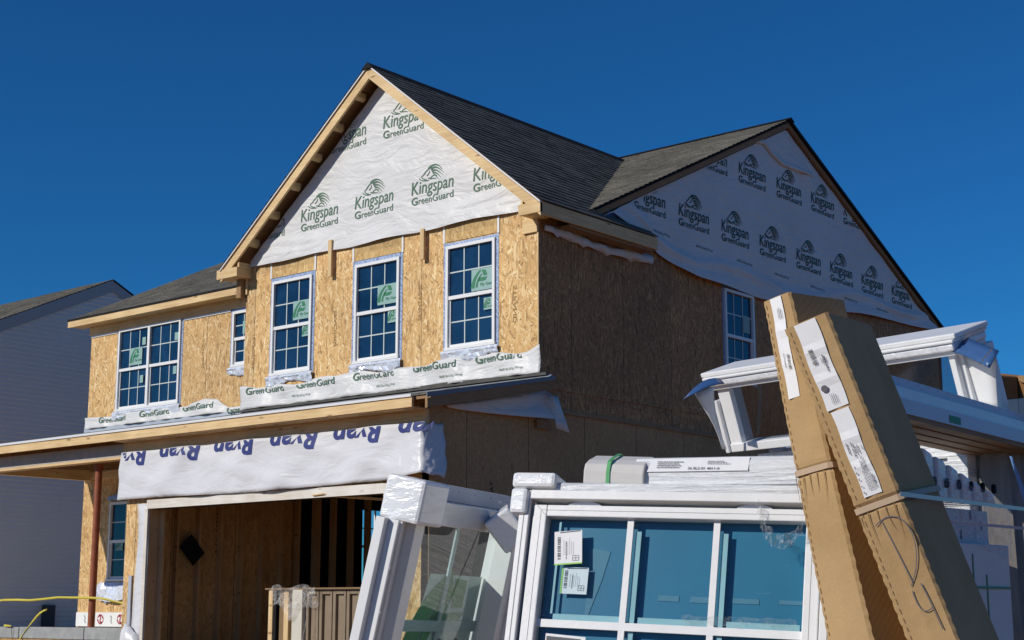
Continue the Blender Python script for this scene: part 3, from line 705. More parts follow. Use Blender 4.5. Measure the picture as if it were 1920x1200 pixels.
e = MB(); e.quad((XR+.03, 17.02, 5.505), (XR+.06, 17.75, 5.47), (XR+.06, 17.76, 5.55), (XR+.04, 17.04, 5.60)); e.build('blue_tape', m_plain('blue_flashing_tape', (.10, .24, .50), .4, .4), H, fix=False)
# strip of wrap over the shed roof, on the bay and on the wing
def strip(u0, u1, yy, zb, top, seed, texts, nmat, small=None):
    def fyy(x, z): return yy-.03-.03*abs(math.sin(1.7*x+seed))-.02*math.sin(6*x+7*z+seed)-.012*math.sin(17*x+seed)-.02*max(0, 1-(z-zb)/.12)
    P = []; n = int((u1-u0)/.05)
    for i in range(n+1):
        x = u0+(u1-u0)*i/n; zt = top(x); P.append([(x, fyy(x, zb+(zt-zb)*j/8), zb+(zt-zb)*j/8) for j in range(9)])
    e = MB(); e.grid(P); s = e.build('house_wrap', nmat, H, smooth=True, thick=.003)
    for x, z in texts:
        mb = MB(); v, fc = fit_text('G', 0, .13, 0, .115, .02); v2, f2 = fit_text('reen', .15, .40, 0, .10, .006); v3, f3 = fit_text('Guard', .42, .85, 0, .105, .006)
        for vv, f3_ in ((v, fc), (v2, f2), (v3, f3)): mb.add([(x+p[0], fyy(x+p[0], z+p[1])-.012, z+p[1]) for p in vv], f3_)
        clip(mb, lambda p: p.z < top(p.x)-.004 and u0 < p.x < u1)
        if mb.f: mb.build('printed_word', GREEN, s, fix=False)
    if small:
        for x, z in small:
            mb = MB(); v, fc = fit_text('R&R Building Wrap', 0, .42, 0, .035, .0); mb.add([(x+p[0], fyy(x+p[0], z+p[1])-.01, z+p[1]) for p in v], fc)
            mb.build('small_print', GREEN, s, fix=False)
    return s
strip(XBL-.02, XR+.06, YB, 3.042, lambda x: 3.375+.025*math.sin(2.6*x)+.02*math.sin(7*x)+(.06*max(0, (x+12.9)/.4)), 1.0, [(-18.45, 3.265), (-17.30, 3.265), (-16.07, 3.27), (-14.85, 3.275), (-13.66, 3.28)], WRAPX, [(-17.4, 3.14), (-15.6, 3.13), (-14.3, 3.14), (-13.2, 3.13)])
strip(XL-.01, -20.12, YW, 3.235, lambda x: 3.445+.015*math.sin(3*x)+.06*max(0, 1-abs(x+20.75)/.5)-(.16*max(0, (x+20.45)/.33)), 2.3, [(-23.85, 3.32), (-22.6, 3.335), (-21.40, 3.345)], WRAPX)
strip(-20.15, XBL-.05, YW, 3.22, lambda x: 3.30+.05*max(0, (x+19.4)), 4.2, [(-20.1, 3.20), (-19.3, 3.22)], WRAPX)

# sheeting hung over the garage header, printed upside down
def ty(x, z):
    d = 2.2-z
    wrap = .0
    return 13.33-.012*math.sin(3*x+2*z)-.008*math.sin(8*x-5*z)-.02*min(1, d/.5)-.02*math.sin(1.1*x)**2 - .10*max(0, (x+13.0)/.4)*d-.022*max(0, min(1, (x+13.5)/.5))*min(1, d*2)*abs(math.sin(13*x+2*d)) - .022*abs(math.sin(2.3*x+3.2*d))**6 - .016*abs(math.sin(1.4*x-5.5*d+1))**8
P = []
for i in range(111):
    x = -18.70+(6.10)*i/110
    zt = 2.20+.006*math.sin(5*x); zb = 1.50+.012*math.sin(1.3*x)+.05*max(0, (x+13.1)/.4)
    xx = x
    row = []
    for j in range(15):
        z = zt+(zb-zt)*j/14; q = j/14
        px = x - (.03*q*max(0, (-18.2-x)/.5)) + (.06*q*max(0, (x+13.2)/.6))
        row.append((px, ty(x, z), z))
    P.append(row)
# turn the right end around the corner of the wall
last = P[-1]
for k in range(1, 9):
    a = k/8*1.5
    P.append([(p[0]+.085*math.sin(a)*(.5+j/14)+.012*math.sin(k*2+j), p[1]+.10*(1-math.cos(a))+.030*k, p[2]-(.05*k/8*(j/14))+.012*math.sin(k*1.7+j*.8)) for j, p in enumerate(last)])
e = MB(); e.grid(P); tarp = e.build('garage_sheeting', TARP, H, smooth=True, thick=.004)
for k in range(6):
    xr = -18.09+1.2*k; mb = MB(); v, fc = fit_text('Ryan', 0, .89, 0, .27, .03, .12)
    mb.add([(xr-p[0], ty(xr-p[0], min(2.195, 2.265-p[1]))-.008, min(2.195, 2.265-p[1])) for p in v], fc); clip(mb, lambda p: -18.7 < p.x < -12.4)
    if mb.f: mb.build('printed_name', BLUEP, tarp, fix=False)
# casing and wrap round the garage opening
e = MB(); e.box((OPL-.0, 13.33, OPT-.0), (OPR+.1, 13.545, OPT+.125)); e.build('door_casing', CASE, H)
e = MB(); e.box((OPL-.03, 13.325, -.84), (OPL+.035, 13.36, OPT-.002)); e.build('door_casing', CASE, H)
e = MB(); e.box((OPR-.03, 13.325, -.84), (OPR+.06, 13.545, OPT-.002)); e.build('door_casing', CASE, H)
e = MB(); e.box((OPL-.012, 13.545, -.84), (OPL+.12, 13.58, OPT)); e.box((OPL-.0, 13.362, -.84), (OPL+.028, 13.544, OPT)); e.build('door_jamb', LUMI, H)
P = [[(-18.36+.05*math.sin(z*2.2)+.30*c, 13.385-.015*math.sin(z*4+c*5)-.02*c, z) for c in (0, .35, .7, 1)] for z in [-.84+i*.12 for i in range(20)]]
e = MB(); e.grid(P); e.build('garage_sheeting', TARP, H, smooth=True, thick=.003)
P = [[(-18.45+.12*i+.03*math.sin(i*2+j), 13.33-.10*math.sin(j*.9)*(1-i/4), -.25-.12*j-.06*i) for j in range(5)] for i in range(4)]
e = MB(); e.grid(P); e.build('garage_sheeting', TARP, H, smooth=True, thick=.003)
e = MB(); e.box((-18.47, 13.37, -.55), (-18.40, 13.398, .42)); e.build('flashing', METAL, H)
e = MB(); e.hexa([(-14.55, 13.30, 1.40), (-14.35, 13.30, 1.41), (-13.6, 13.75, 1.33), (-13.62, 13.78, 1.33)], [(-14.55, 13.30, 1.385), (-14.35, 13.30, 1.395), (-13.6, 13.75, 1.30), (-13.62, 13.78, 1.30)]); e.build('split_lath', LUMX, H)
# loose wrap under the rake of the shed roof
P = []
for i in range(13):
    t = i/12; y = 13.65+1.95*t
    top = ZS+SS*(y-13.1)-.17; bo = top-.03-.36*t**.9
    P.append([(XR+.03+.05*t*math.sin(j*1.1+t*3)+.10*t*q, y+.02*q, top+(bo-top)*q) for j, q in enumerate((0, .25, .5, .75, 1))])
for k in range(1, 5):
    P.append([(XR+.14+.05*k*q, 15.60+.03*k, 2.74-q*(.42+.02*k)) for q in (0, .25, .5, .75, 1)])
e = MB(); e.grid(P); e.build('torn_wrap_strip', WRAPY, H, smooth=True, thick=.004)
e = MB(); e.box((XR-.0, 15.42, 2.30), (XR+.03, 15.72, 2.42)); e.build('trim_block', LUMD, H)
mb = MB(); v, fc = fit_text('TALL 2 ENTRY', 0, .75, 0, .06, .01); mb.add([(XR-.010, 14.58-p[1], 1.55-p[0]) for p in v], fc); mb.build('stamped_print', PRINT, H, fix=False)
for x_, z_, t_ in ((-14.74, 4.55, 'SHEATHING'), (-16.50, 4.40, 'SPACING'), (-18.38, 4.2, 'EXPOSURE'), (-12.95, 4.3, 'STRAND'), (-20.9, 4.6, 'SHEATHING')):
    mb = MB(); v, fc = fit_text(t_[:9], 0, .52, 0, .06, .01); mb.add([(x_-p[1], (YB if x_ > XBL else YW)-.0025, z_-p[0]) for p in v], fc); mb.build('stamped_print', m_plain('faded_stamp', (.30, .19, .08), .8, .1) if x_ == -14.74 else bpy.data.materials['faded_stamp'], H, fix=False)
mb = MB(); v, fc = fit_text('WALL 12 A', 0, .7, 0, .07, .01); mb.add([(XBL+.136, 15.02-p[1], 1.45-p[0]) for p in v], fc); mb.build('stamped_print', PRINT, H, fix=False)

# ------------------------------------------------------------ neighbour house
XN = -32.5
NH = thing('neighbour_house', 'finished grey vinyl sided house with brown shingle gable roof at left edge', 'house', (-37, 22.6, -.85))
mb = MB(); y0, y1, yr = 16.9, 28.3, 22.6; nz = lambda y: 8.22-.477*abs(y-yr)
c = .115; z = -.85
while z < 8.0:
    za, zb = z, z+c
    def yl(zz): return max(y0, yr-(8.1-zz)/.477) if zz > 5.2 else y0
    def yh(zz): return min(y1, yr+(8.1-zz)/.477) if zz > 5.2 else y1
    a0, a1, b0, b1 = yl(za), yh(za), yl(min(zb, 8.08)), yh(min(zb, 8.08))
    mb.add([(XN+.020, a0, za+.008), (XN+.020, a1, za+.008), (XN+.003, b1, min(zb, 8.08)), (XN+.003, b0, min(zb, 8.08)), (XN, a0, za), (XN, a1, za)], ((0, 1, 2, 3), (4, 5, 1, 0)))
    z += c
mb.build('siding_wall', SIDING, NH, fix=False)
mb = MB(); mb.box((XN-8, y0, -.85), (XN-.01, y1, 5.4)); mb.build('house_body', SIDING, NH)
shingles('shingle_roof', (XN-9, 16.5, nz(16.5)+.06), (1, 0, 0), (0, 1, .477), 6.1*math.hypot(1, .477), lambda v: (0, 9.06), NH)
deck([(XN-9, yr, nz(yr)+.06), (XN+.06, yr, nz(yr)+.06), (XN+.06, 28.7, nz(28.7)+.06), (XN-9, 28.7, nz(28.7)+.06)], .05, BLACK, 'shingle_roof', NH)
FRIEZE = m_plain('grey_rake_trim', (.40, .38, .38), .5, .4, .04)
for ya, yb_ in ((16.45, yr), (28.75, yr)):
    mb = MB(); A = [(XN+.05, ya, nz(ya)+.045), (XN+.05, yb_, nz(yb_)+.045), (XN+.05, yb_, nz(yb_)-.26), (XN+.05, ya, nz(ya)-.26)]; mb.hexa(A, [(XN+.024, p[1], p[2]) for p in A]); mb.build('rake_trim', FRIEZE, NH)
mb = MB(); mb.box((XN+.02, 21.05, -.62), (XN+.14, 21.35, .0)); mb.build('meter_box', m_plain('dark_grey_box', (.06, .06, .065), .6, .3), NH)

# ------------------------------------------------------------ small things by the garage
pb = MB(); fB, _, _, _ = frame_of((XBL+.235, 14.43, .81), (0, .72, .69), (0, -.69, .72)); 
pb.box((-.145, -.19, 0), (.145, .19, .02), lambda a, b, c: fB(a, b, c))
tag(pb.build('black_panel', BLACK, bevel=.01), 'square black panel hanging on a corner on the garage side wall', 'panel')
YEL = m_plain('yellow_tape', (.62, .52, .06), .45, .4, .1)
def ribbon(pts, wid, mat, name, seed=0):
    mb = MB(); P = []
    for i, p in enumerate(pts):
        tw = .4*math.sin(i*.9+seed); p = Vector(p); P.append([p+Vector((.02*tw, wid*.3*tw, wid/2)), p-Vector((.02*tw, wid*.3*tw, wid/2))])
    mb.grid(P); return mb.build(name, mat, None, smooth=True, thick=.003)
tp = [(-24.9+(5.25)*i/14, 13.50-.01*i/14, .02+.10*(i/14)**1.3+.012*math.sin(i*1.7)) for i in range(15)] + [(-19.40+.06*i, 13.52+.02*i, .11-.012*i) for i in range(1, 10)]
tag(ribbon(tp, .034, YEL, 'caution_tape'), 'yellow caution tape stretched across the porch and tied round the red steel post', 'tape')
tp = [(-20.60-.085*i, 13.44, -.07-.02*i-.0045*i*i+.01*math.sin(i)) for i in range(11)] + [(-21.45-.07*i, 13.42, -.33+.004*i) for i in range(1, 5)]
tag(ribbon(tp, .03, YEL, 'caution_tape', 2), 'loose tail of yellow tape drooping over the porch blocks', 'tape')
# bundle of interior doors standing in the garage opening
DB = thing('door_bundle', 'bundle of cream interior doors on end under plastic in the garage opening', 'doors', (-14.9, 14.1, -.85))
CREAM = m_plain('cream_primer', (.62, .58, .48), .5, .4, .05); LEAF = m_plain('shaded_door_skin', (.25, .19, .125), .6, .3, .1); BRD = m_plain('raw_door_edge', (.22, .14, .065), .7, .3, .15)  # door skin browned to stand for the shade on the cream doors
mb = MB(); mb.box((-16.13, 13.93, .205), (-13.5, 14.5, .228)); mb.build('top_board', m_lumber('bundle_board', 'x', (.20, .12, .06), (.30, .19, .09)), DB)
for k, (a, b, y, m) in enumerate(((-16.07, -15.99, 13.95, LUMZ), (-15.98, -15.94, 13.97, BLACK), (-15.90, -15.79, 14.0, BRD), (-15.79, -15.70, 13.98, LUMZ), (-15.69, -15.6, 14.02, BRD))):
    mb = MB(); mb.box((a, y, -.85), (b, y+.5, .203)); mb.build('door_edge', m, DB)
mb = MB(); mb.box((-15.56, 13.92, -.85), (-15.36, 14.45, .203)); mb.build('door_edge', CREAM, DB, bevel=.006)
for k in range(7):
    x = -15.35+k*.26; mb = MB(); mb.box((x, 13.98, -.85), (x+.055, 14.4, .203)); mb.box((x+.055, 14.02, -.85), (x+.205, 14.4, .14)); mb.box((x+.055, 13.98, .141), (x+.205, 14.4, .203)); mb.box((x+.205, 13.98, -.85), (x+.245, 14.4, .203))
    mb.build('door_leaf', LEAF, DB, bevel=.006)
FILM = m_film('clear_film', .25, .1, (.9, .88, .85), 9)
P = [[(-15.95+.08*i+.02*math.sin(j*2.2+i), 13.90-.04*math.sin(j*1.1+i*.6), .26+.03*math.sin(i*1.1)-.055*j*(1+.7*math.exp(-((i-5.5)/1.8)**2))-.01*(j == 0)) for j in range(6)] for i in range(12)]
mb = MB(); mb.grid(P); mb.build('plastic_cover', FILM, DB, smooth=True)
P = [[(-15.30+.03*i+.05*math.sin(j*.9), 13.90-.02*i, .1-.13*j) for j in range(7)] for i in range(3)]
mb = MB(); mb.grid(P); mb.build('plastic_cover', FILM, DB, smooth=True)

# ------------------------------------------------------------ building supplies in front
SHR = m_shrink('stretch_wrapped_white', 'x'); SHRG = m_shrink('stretch_wrapped_grey', 'x', (.68, .68, .66), (.5, .5, .5), .3, (3, 25, 3), .35)
FOAM = m_shrink('wrapped_foam', 'x', (.80, .81, .82), (.55, .56, .59), .5, (7, 26, 7), .3)
VIN = m_plain('white_window_vinyl', (.78, .78, .77), .30, .5, .045, 0, 9, .05)
PAPER = m_plain('white_label_paper', (.80, .80, .80), .6, .3, .03, 0, 20)
INK = m_plain('grey_ink', (.13, .13, .14), .7, .2)
LIME = m_plain('lime_print', (.30, .60, .10), .5, .3)
CARD_ = {}
def barcode(mb, f, x0, y0, w_, h_, n=22):
    x = 0; r = random.Random(n)
    while x < w_:
        b = r.choice((.02, .03, .05))*w_; mb.quad(f(x0+x, y0), f(x0+x+b, y0), f(x0+x+b, y0+h_), f(x0+x, y0+h_)); x += b+r.choice((.02, .03, .05))*w_
def lines(mb, f, x0, y0, w_, rows, lh, seed=1, frac=.38):
    r = random.Random(seed)
    for k in range(rows):
        x = 0
        while x < w_*(.5+.5*r.random()):
            b = r.uniform(.03, .09)*w_; mb.quad(f(x0+x, y0-k*lh), f(x0+x+b, y0-k*lh), f(x0+x+b, y0-k*lh+lh*frac), f(x0+x, y0-k*lh+lh*frac)); x += b+.02*w_

# B: big gridded window with blue film
KB = 1.14
F_, u, v, n = frame_of(Vector((-3.0012, 3.7497, .2727))*KB, (.9502, .309, -.0416), (-.0261, .2118, .977)); F = lambda a, b, c=0: F_(a*KB, (b if b < 0 else b*.80)*KB, c*KB)
TEAL = m_plain('blue_green_film', (.026, .165, .265), .25, .5, .10, 0, 3)  # film colour with the sky's reflection in the panes painted in too
GLT = m_glass('tinted_front_glass', (.88, .95, .97), .03, .015)
WB = thing('boxed_window', 'large new window with white grid and blue film leaning at front of the supply stack', 'window', F(.4, -1.35, -.1))
bx = lambda mb, a, b, c, d, e, g: mb.box((a, c, e), (b, d, g), F)
GH, GWd = 1.02, .82
mb = MB(); bx(mb, -.088, -.054, -1.2, .10, -.12, .030); bx(mb, GWd+.052, GWd+.10, -1.2, .10, -.12, .030); bx(mb, -.0535, GWd+.0515, .064, .10, -.12, .034); bx(mb, -.0535, GWd+.0515, -1.2, -1.1, -.12, .030); bx(mb, -.0535, GWd+.0515, .048, .0635, -.11, -.045)
mb.build('window_frame', VIN, WB, bevel=.003)
mb = MB(); bx(mb, -.046, .0, -GH-.05, .046, -.03, .016); bx(mb, GWd, GWd+.046, -GH-.05, .046, -.03, .016); bx(mb, .0005, GWd-.0005, .0, .046, -.03, .0155); bx(mb, .0005, GWd-.0005, -GH-.05, -GH, -.03, .0155)
sash = mb.build('sash', VIN, WB, bevel=.004)
for k in (.12, .66):
    mb = MB(); mb.tube([F(k, .048, .0), F(k, .048, .02)], .0, 16); 
    pts = [F(k+.055*math.cos(a), .047+.018*math.sin(a), .004) for a in [math.pi*i/10 for i in range(11)]]
    mb = MB(); mb.hexa(pts, [p-n*.03 for p in pts]); mb.build('foam_spacer', FOAM, WB)
mb = MB()
for k in (1, 2): bx(mb, GWd*k/3-.010, GWd*k/3+.010, -GH, 0, -.012, -.004)
for k in (1, 2): bx(mb, 0, GWd, -.3325*k-.012, -.3325*k+.012, -.0125, -.0035)
mb.build('grille', VIN, WB)
mb = MB(); mb.quad(F(0, -GH, -.014), F(GWd, -GH, -.014), F(GWd, 0, -.014), F(0, 0, -.014)); mb.build('pane', GLT, WB, fix=False)
mb = MB(); PALE = m_plain('reflected_grid_tone', (.30, .50, .53), .5, .3, .1)  # pale strips painted in as the grille's reflection in the glass
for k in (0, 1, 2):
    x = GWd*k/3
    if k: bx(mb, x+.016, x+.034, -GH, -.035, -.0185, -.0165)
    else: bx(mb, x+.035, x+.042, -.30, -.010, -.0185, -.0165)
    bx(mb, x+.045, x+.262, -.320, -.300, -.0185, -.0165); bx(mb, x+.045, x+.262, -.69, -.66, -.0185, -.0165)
mb.build('reflected_grille', PALE, WB)
mb = MB(); bx(mb, -.004, GWd+.004, -GH-.01, .004, -.052, -.042); mb.build('blue_film', TEAL, WB)
# labels on the glass
def sheet_label(x0, y0, w_, h_, rot, parent, d, side):
    o = F(x0, y0, d); G, *_ = frame_of(o, u*math.cos(rot)+v*math.sin(rot), v*math.cos(rot)-u*math.sin(rot))
    mb = MB(); mb.quad(G(0, 0), G(w_, 0), G(w_, h_), G(0, h_)); p_ = mb.build('label', PAPER, parent, fix=False)
    mb = MB(); g = lambda a, b: G(a, b, .0012)
    if side: mb.quad(g(0, 0), g(.006, 0), g(.006, h_), g(0, h_))
    else: mb.quad(g(0, 0), g(w_, 0), g(w_, .005), g(0, .005))
    mb.build('label_band', LIME, p_, fix=False)
    mb = MB(); barcode(mb, lambda a, b: g(.012+b, .02+a), 0, 0, h_*.68, .012); lines(mb, lambda a, b: g(w_*.42-b*.0+b, .02+a), 0, 0, h_*.7, 1, .006)
    for k in range(6): lines(mb, lambda a, b: g(w_*(.34+.07*k)+b, h_*.28+a), 0, 0, h_*.55, 1, .0025, k)
    for k in range(3): mb.quad(g(w_*(.66+.11*k), .012), g(w_*(.66+.11*k)+.0012, .012), g(w_*(.66+.11*k)+.0012, .03), g(w_*(.66+.11*k), .03)); mb.quad(g(w_*.66, .012+.009*k), g(w_*.88, .012+.009*k), g(w_*.88, .0132+.009*k), g(w_*.66, .0132+.009*k))
    mb.quad(g(w_*.2, h_-.006), g(w_*.95, h_-.004), g(w_*.95, h_-.001), g(w_*.2, h_-.003))
    mb.build('label_print', INK, p_, fix=False)
sheet_label(.036, -.152, .104, .122, .10, WB, -.006, False)
sheet_label(.058, -.236, .100, .095, .0, WB, -.0205, True)
mb = MB(); mb.quad(F(.03, -.46, -.0125), F(.16, -.46, -.0125), F(.16, -.368, -.0125), F(.03, -.362, -.0125)); lb = mb.build('label', PAPER, WB, fix=False)
mb = MB(); mb.quad(F(.034, -.40, -.0115), F(.15, -.40, -.0115), F(.145, -.375, -.0115), F(.034, -.37, -.0115)); mb.build('label_print', INK, lb, fix=False)
# pale shapes set behind the glass, scratches of film on it
GH_ = m_plain('pale_pane_strip', (.062, .20, .28), .5, .3, .1)
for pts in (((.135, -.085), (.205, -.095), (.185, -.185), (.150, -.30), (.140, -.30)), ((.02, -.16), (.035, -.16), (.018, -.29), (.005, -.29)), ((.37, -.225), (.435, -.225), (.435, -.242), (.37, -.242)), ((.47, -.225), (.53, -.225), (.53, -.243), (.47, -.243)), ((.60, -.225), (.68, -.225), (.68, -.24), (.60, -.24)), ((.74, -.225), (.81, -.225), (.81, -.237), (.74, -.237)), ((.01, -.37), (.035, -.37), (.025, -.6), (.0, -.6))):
    mb = MB(); mb.hexa([F(a, b, -.0400) for a, b in pts], [F(a, b, -.0416) for a, b in pts]); mb.build('pale_strip', GH_, WB)
def m_scratch(name):
    m, t, p = nt(name); v, q = uvw(t, 'x'); p.inputs['Base Color'].default_value = (.85, .93, .92, 1); p.inputs['Roughness'].default_value = .2
    a = noise(t, mapping(t, v, (3, 60, 1), (0, 0, .25)), 1.4, 4, .7, .8); b = noise(t, mapping(t, v, (3, 70, 1), (0, 0, -.55)), 1.2, 4, .7, .8); c = noise(t, v, 3, 2)
    f = math_(t, 'MAXIMUM', ramp(t, a, [(.66, (0, 0, 0)), (.76, (.5, .5, .5))]), ramp(t, b, [(.70, (0, 0, 0)), (.80, (.5, .5, .5))]))
    L(t, math_(t, 'ADD', math_(t, 'MULTIPLY', f, ramp(t, c, [(.4, (.1, .1, .1)), (.65, (.7, .7, .7))])), .004), p.inputs['Alpha']); return m
mb = MB(); mb.quad(F(0, -GH, -.002), F(GWd, -GH, -.002), F(GWd, -.002, -.002), F(0, -.002, -.002)); mb.build('stretch_film', m_scratch('scratched_film'), WB, fix=False)
GROOVE = m_plain('vinyl_groove', (.30, .30, .30), .6, .2)
for x0, x1, y0, y1, zz in ((-.072, -.0695, -1.15, .06, .0305), (GWd+.075, GWd+.0775, -1.15, .06, .0305), (-.020, -.0185, -GH, .02, .0162), (GWd+.02, GWd+.0215, -GH, .02, .0162), (-.02, GWd+.02, .0235, .0252, .0158)):
    mb = MB(); bx(mb, x0, x1, y0, y1, zz-.0005, zz+.0004); mb.build('profile_groove', GROOVE, WB)
for (xa, ya, xb, yb2) in ((-.046, .057, -.002, .001), (GWd+.046, .057, GWd+.002, .001)):
    mb = MB(); mb.hexa([F(xa, ya, .0168), F(xa+.0018, ya, .0168), F(xb+.0018, yb2, .0168), F(xb, yb2, .0168)], [F(xa, ya, .0155), F(xa+.0018, ya, .0155), F(xb+.0018, yb2, .0155), F(xb, yb2, .0155)]); mb.build('mitre_joint', GROOVE, WB)
# wrapped head, foam corner
mb = MB(); bx(mb, -.06, GWd+.1, .1005, .135, -.30, .026); mb.build('wrapped_head', SHR, WB, bevel=.008)
mb = MB(); bx(mb, -.118, .030, .105, .168, -.16, .050); bx(mb, -.118, -.060, -.0, .1045, -.16, .048); mb.build('foam_corner', FOAM, WB, bevel=.014)
# stretch wrap scraps
CLF = m_film('stretch_film', .22, .05, (.9, .95, .95), 45)
r = random.Random(3); P = []
arc = [(.675, .055, .03), (.69, .0, .04), (.705, -.035, .05), (.73, -.065, .055), (.76, -.075, .05), (.79, -.06, .05), (.815, -.02, .04)]
for i in range(29):
    t = i/28*6; k = min(5, int(t)); q = t-k; a = [arc[k][c]+(arc[k+1][c]-arc[k][c])*q for c in range(3)]
    P.append([F(a[0]+r.uniform(-.006, .006), a[1]+(j-2)*.011+r.uniform(-.005, .005), a[2]+r.uniform(-.012, .012)) for j in range(5)])
mb = MB(); mb.grid(P); mb.build('film_scrap', CLF, WB)
P = [[F(.46+.018*i, -.318+.010*j+r.uniform(-.004, .004), -.002+r.uniform(-.004, .006)) for j in range(4)] for i in range(20)]
mb = MB(); mb.grid(P); mb.build('film_scrap', m_film('stretch_film_glint', .14, .05, (.85, .95, .88), 60), WB)

# the windows packed behind it carry a wrapped bundle on top
WS = thing('boxed_window', 'white window unit packed directly behind the large gridded window', 'window', F(.4, -1.3, -.4))
mb = MB(); bx(mb, -.05, GWd+.09, -1.2, .098, -.34, -.125); mb.build('window_frame', SHR, WS, bevel=.006)
FC = lambda a, b, c=0: F_(a*KB, (.110+(b-.136)*.98)*KB, c*KB)
BC = thing('trim_bundle', 'stretch wrapped bundle of white trim with green strap lying on top of the windows', 'bundle', F(.45, .135, -.1))
mb = MB(); A = []
prof = [(-.10, .136), (.045, .136), (.05, .175), (.045, .205), (.03, .232), (-.06, .262), (-.14, .225), (-.16, .136)]
mb.hexa([FC(.265, z, y-.06) for y, z in prof], [FC(.98, z+.018, y-.06) for y, z in prof]); mb.build('wrapped_lengths', SHR, BC, bevel=.004)
capp = [(-.09, .136), (.062, .137), (.068, .18), (.062, .212), (.03, .236), (-.03, .268), (-.16, .245), (-.17, .136)]
mb = MB(); mb.hexa([FC(.105, z-.008*(z > .2), y-.06) for y, z in capp], [FC(.305, z-.012*(z > .15), y-.06) for y, z in capp]); mb.build('paper_end_cap', m_plain('grey_paper', (.60, .58, .55), .6, .3, .06), BC, bevel=.006)
mb = MB()
cc = [(y*1.03+.001, z+.004) for y, z in capp[1:7]]
mb.grid([[FC(.182+w_, z-.006, y-.06) for w_ in (0, .012)] for y, z in cc]); mb.build('green_strap', m_plain('green_strap', (.10, .38, .14), .35, .5), BC, thick=.002)
mb = MB(); mb.quad(FC(.31, .180, -.006), FC(.63, .188, -.006), FC(.63, .238, -.024), FC(.32, .228, -.024)); lbc = mb.build('label', PAPER, BC, thick=.002)
mb = MB(); g2 = lambda a, b: FC(.34+a, .190+b, -.0045-.018*b/.05)
lines(mb, g2, .0, .026, .09, 4, .007, 3); v_, f_ = fit_text('36 8L5-01 4011-0', .10, .20, .0, .009, .01); mb.add([g2(*p) for p in v_], f_); lines(mb, g2, .16, .03, .09, 3, .005, 8); mb.build('label_print', INK, lbc, fix=False)

# A: window seen from its edge side, leaning against the stack
F2_, u2, v2, n2 = frame_of(Vector((-3.148, 3.329, .242))*1.25, (-.247, .969, -.015), (.211, .069, .975))
F2 = lambda a, b, c=0: F2_(a*1.25, b*1.25, c*1.25)
WA = thing('boxed_window', 'clear new window leaning sideways with foam corners and a big green sticker', 'window', F2(.25, -1.45, -.05))
b2 = lambda mb, a, b, c, d, e, g: mb.box((a, c, e), (b, d, g), F2)
mb = MB(); b2(mb, -.066, -.0005, -1.3, .0, -.05, .012); b2(mb, -.074, -.0665, -1.3, .0, -.05, .022); b2(mb, -.105, -.0745, -1.3, .0, -.05, -.012); b2(mb, -.110, -.1055, -1.3, .0, -.05, -.004); b2(mb, -.150, -.1105, -1.3, .0, -.05, -.022); b2(mb, -.158, -.1505, -1.3, .0, -.05, .010); b2(mb, -.182, -.1585, -1.3, .0, -.055, -.024)
b2(mb, .5505, .60, -1.3, .0, -.05, .045); b2(mb, .601, .69, -1.3, .0, -.05, .06); b2(mb, .691, .80, -1.3, .0, -.05, .075); b2(mb, .0, .55, -1.3, -1.2, -.05, .01)
mb.build('window_frame', VIN, WA, bevel=.003)
mb = MB(); b2(mb, -.02, .60, .0005, .075, -.06, .03); mb.build('wrapped_head', SHRG, WA, bevel=.006)
mb = MB(); b2(mb, .03, .60, .0765, .125, -.05, -.02); mb.build('nail_fin', m_plain('grey_blue_vinyl', (.50, .52, .56), .5, .4, .04), WA)
mb = MB()
for k in range(4): mb.tube([F2(.12+.11*k, .108, -.0205), F2(.12+.11*k, .108, -.017)], .004, 8)
for k in range(5): mb.tube([F2(-.154, -.14-.13*k, .0095), F2(-.154, -.14-.13*k, .012)], .0035, 8)
mb.build('nail_holes', PAPER, WA)
mb = MB(); mb.quad(F2(0, -1.2, -.02), F2(.55, -1.2, -.02), F2(.55, 0, -.02), F2(0, 0, -.02)); mb.build('pane', CLEAR, WA, fix=False)
mb = MB(); b2(mb, .285, .305, -1.2, 0, -.036, -.030); b2(mb, .0, .55, -.335, -.300, -.0365, -.0295); mb.build('grille', m_plain('grille_in_glass', (.36, .46, .46), .4, .4, .04), WA)
mb = MB(); mb.quad(F2(.10, -.62, -.040), F2(.545, -.62, -.040), F2(.545, -.155, -.040), F2(.19, -.155, -.040)); st = mb.build('sticker', m_plain('pale_green_sticker', (.52, .62, .57), .5, .3, .05), WA, fix=False)
mb = MB(); gp = lambda x, y: F2(x, y, -.037)
for q in (([(.12, -.45), (.14, -.32), (.22, -.22), (.34, -.165)], .10, .05), ([(.20, -.44), (.22, -.34), (.28, -.26), (.36, -.20)], .055, .03)):
    a, b = stroke(*q); mb.add([gp(*p) for p in a], b)
for ring in (((.36, -.165), (.44, -.17), (.44, -.26), (.37, -.26)), ((.30, -.28), (.46, -.275), (.40, -.33), (.27, -.335)), ((.24, -.30), (.33, -.235), (.34, -.26), (.27, -.33))):
    mb.add([gp(*p) for p in ring], ((0, 1, 2, 3),))
mb.build('sticker_print', m_plain('leaf_green', (.07, .26, .08), .5, .3), st, fix=False)
mb = MB(); a, b = fit_text('Ply Gem', .32, .545, -.42, .06, .03); mb.add([gp(*p) for p in a], b); mb.build('sticker_words', INK, st, fix=False)
mb = MB(); b2(mb, -.122, .035, -.004, .128, -.085, .052); mb.build('foam_corner', FOAM, WA, bevel=.014)
FB, *_ = frame_of(at(948, 990, 6.02), CR*.80+CU*.60, CU*.80-CR*.60)
mb = MB(); mb.box((-.057, -.08, -.06), (.062, .068, .057), FB); mb.build('foam_corner', FOAM, WA, bevel=.01)
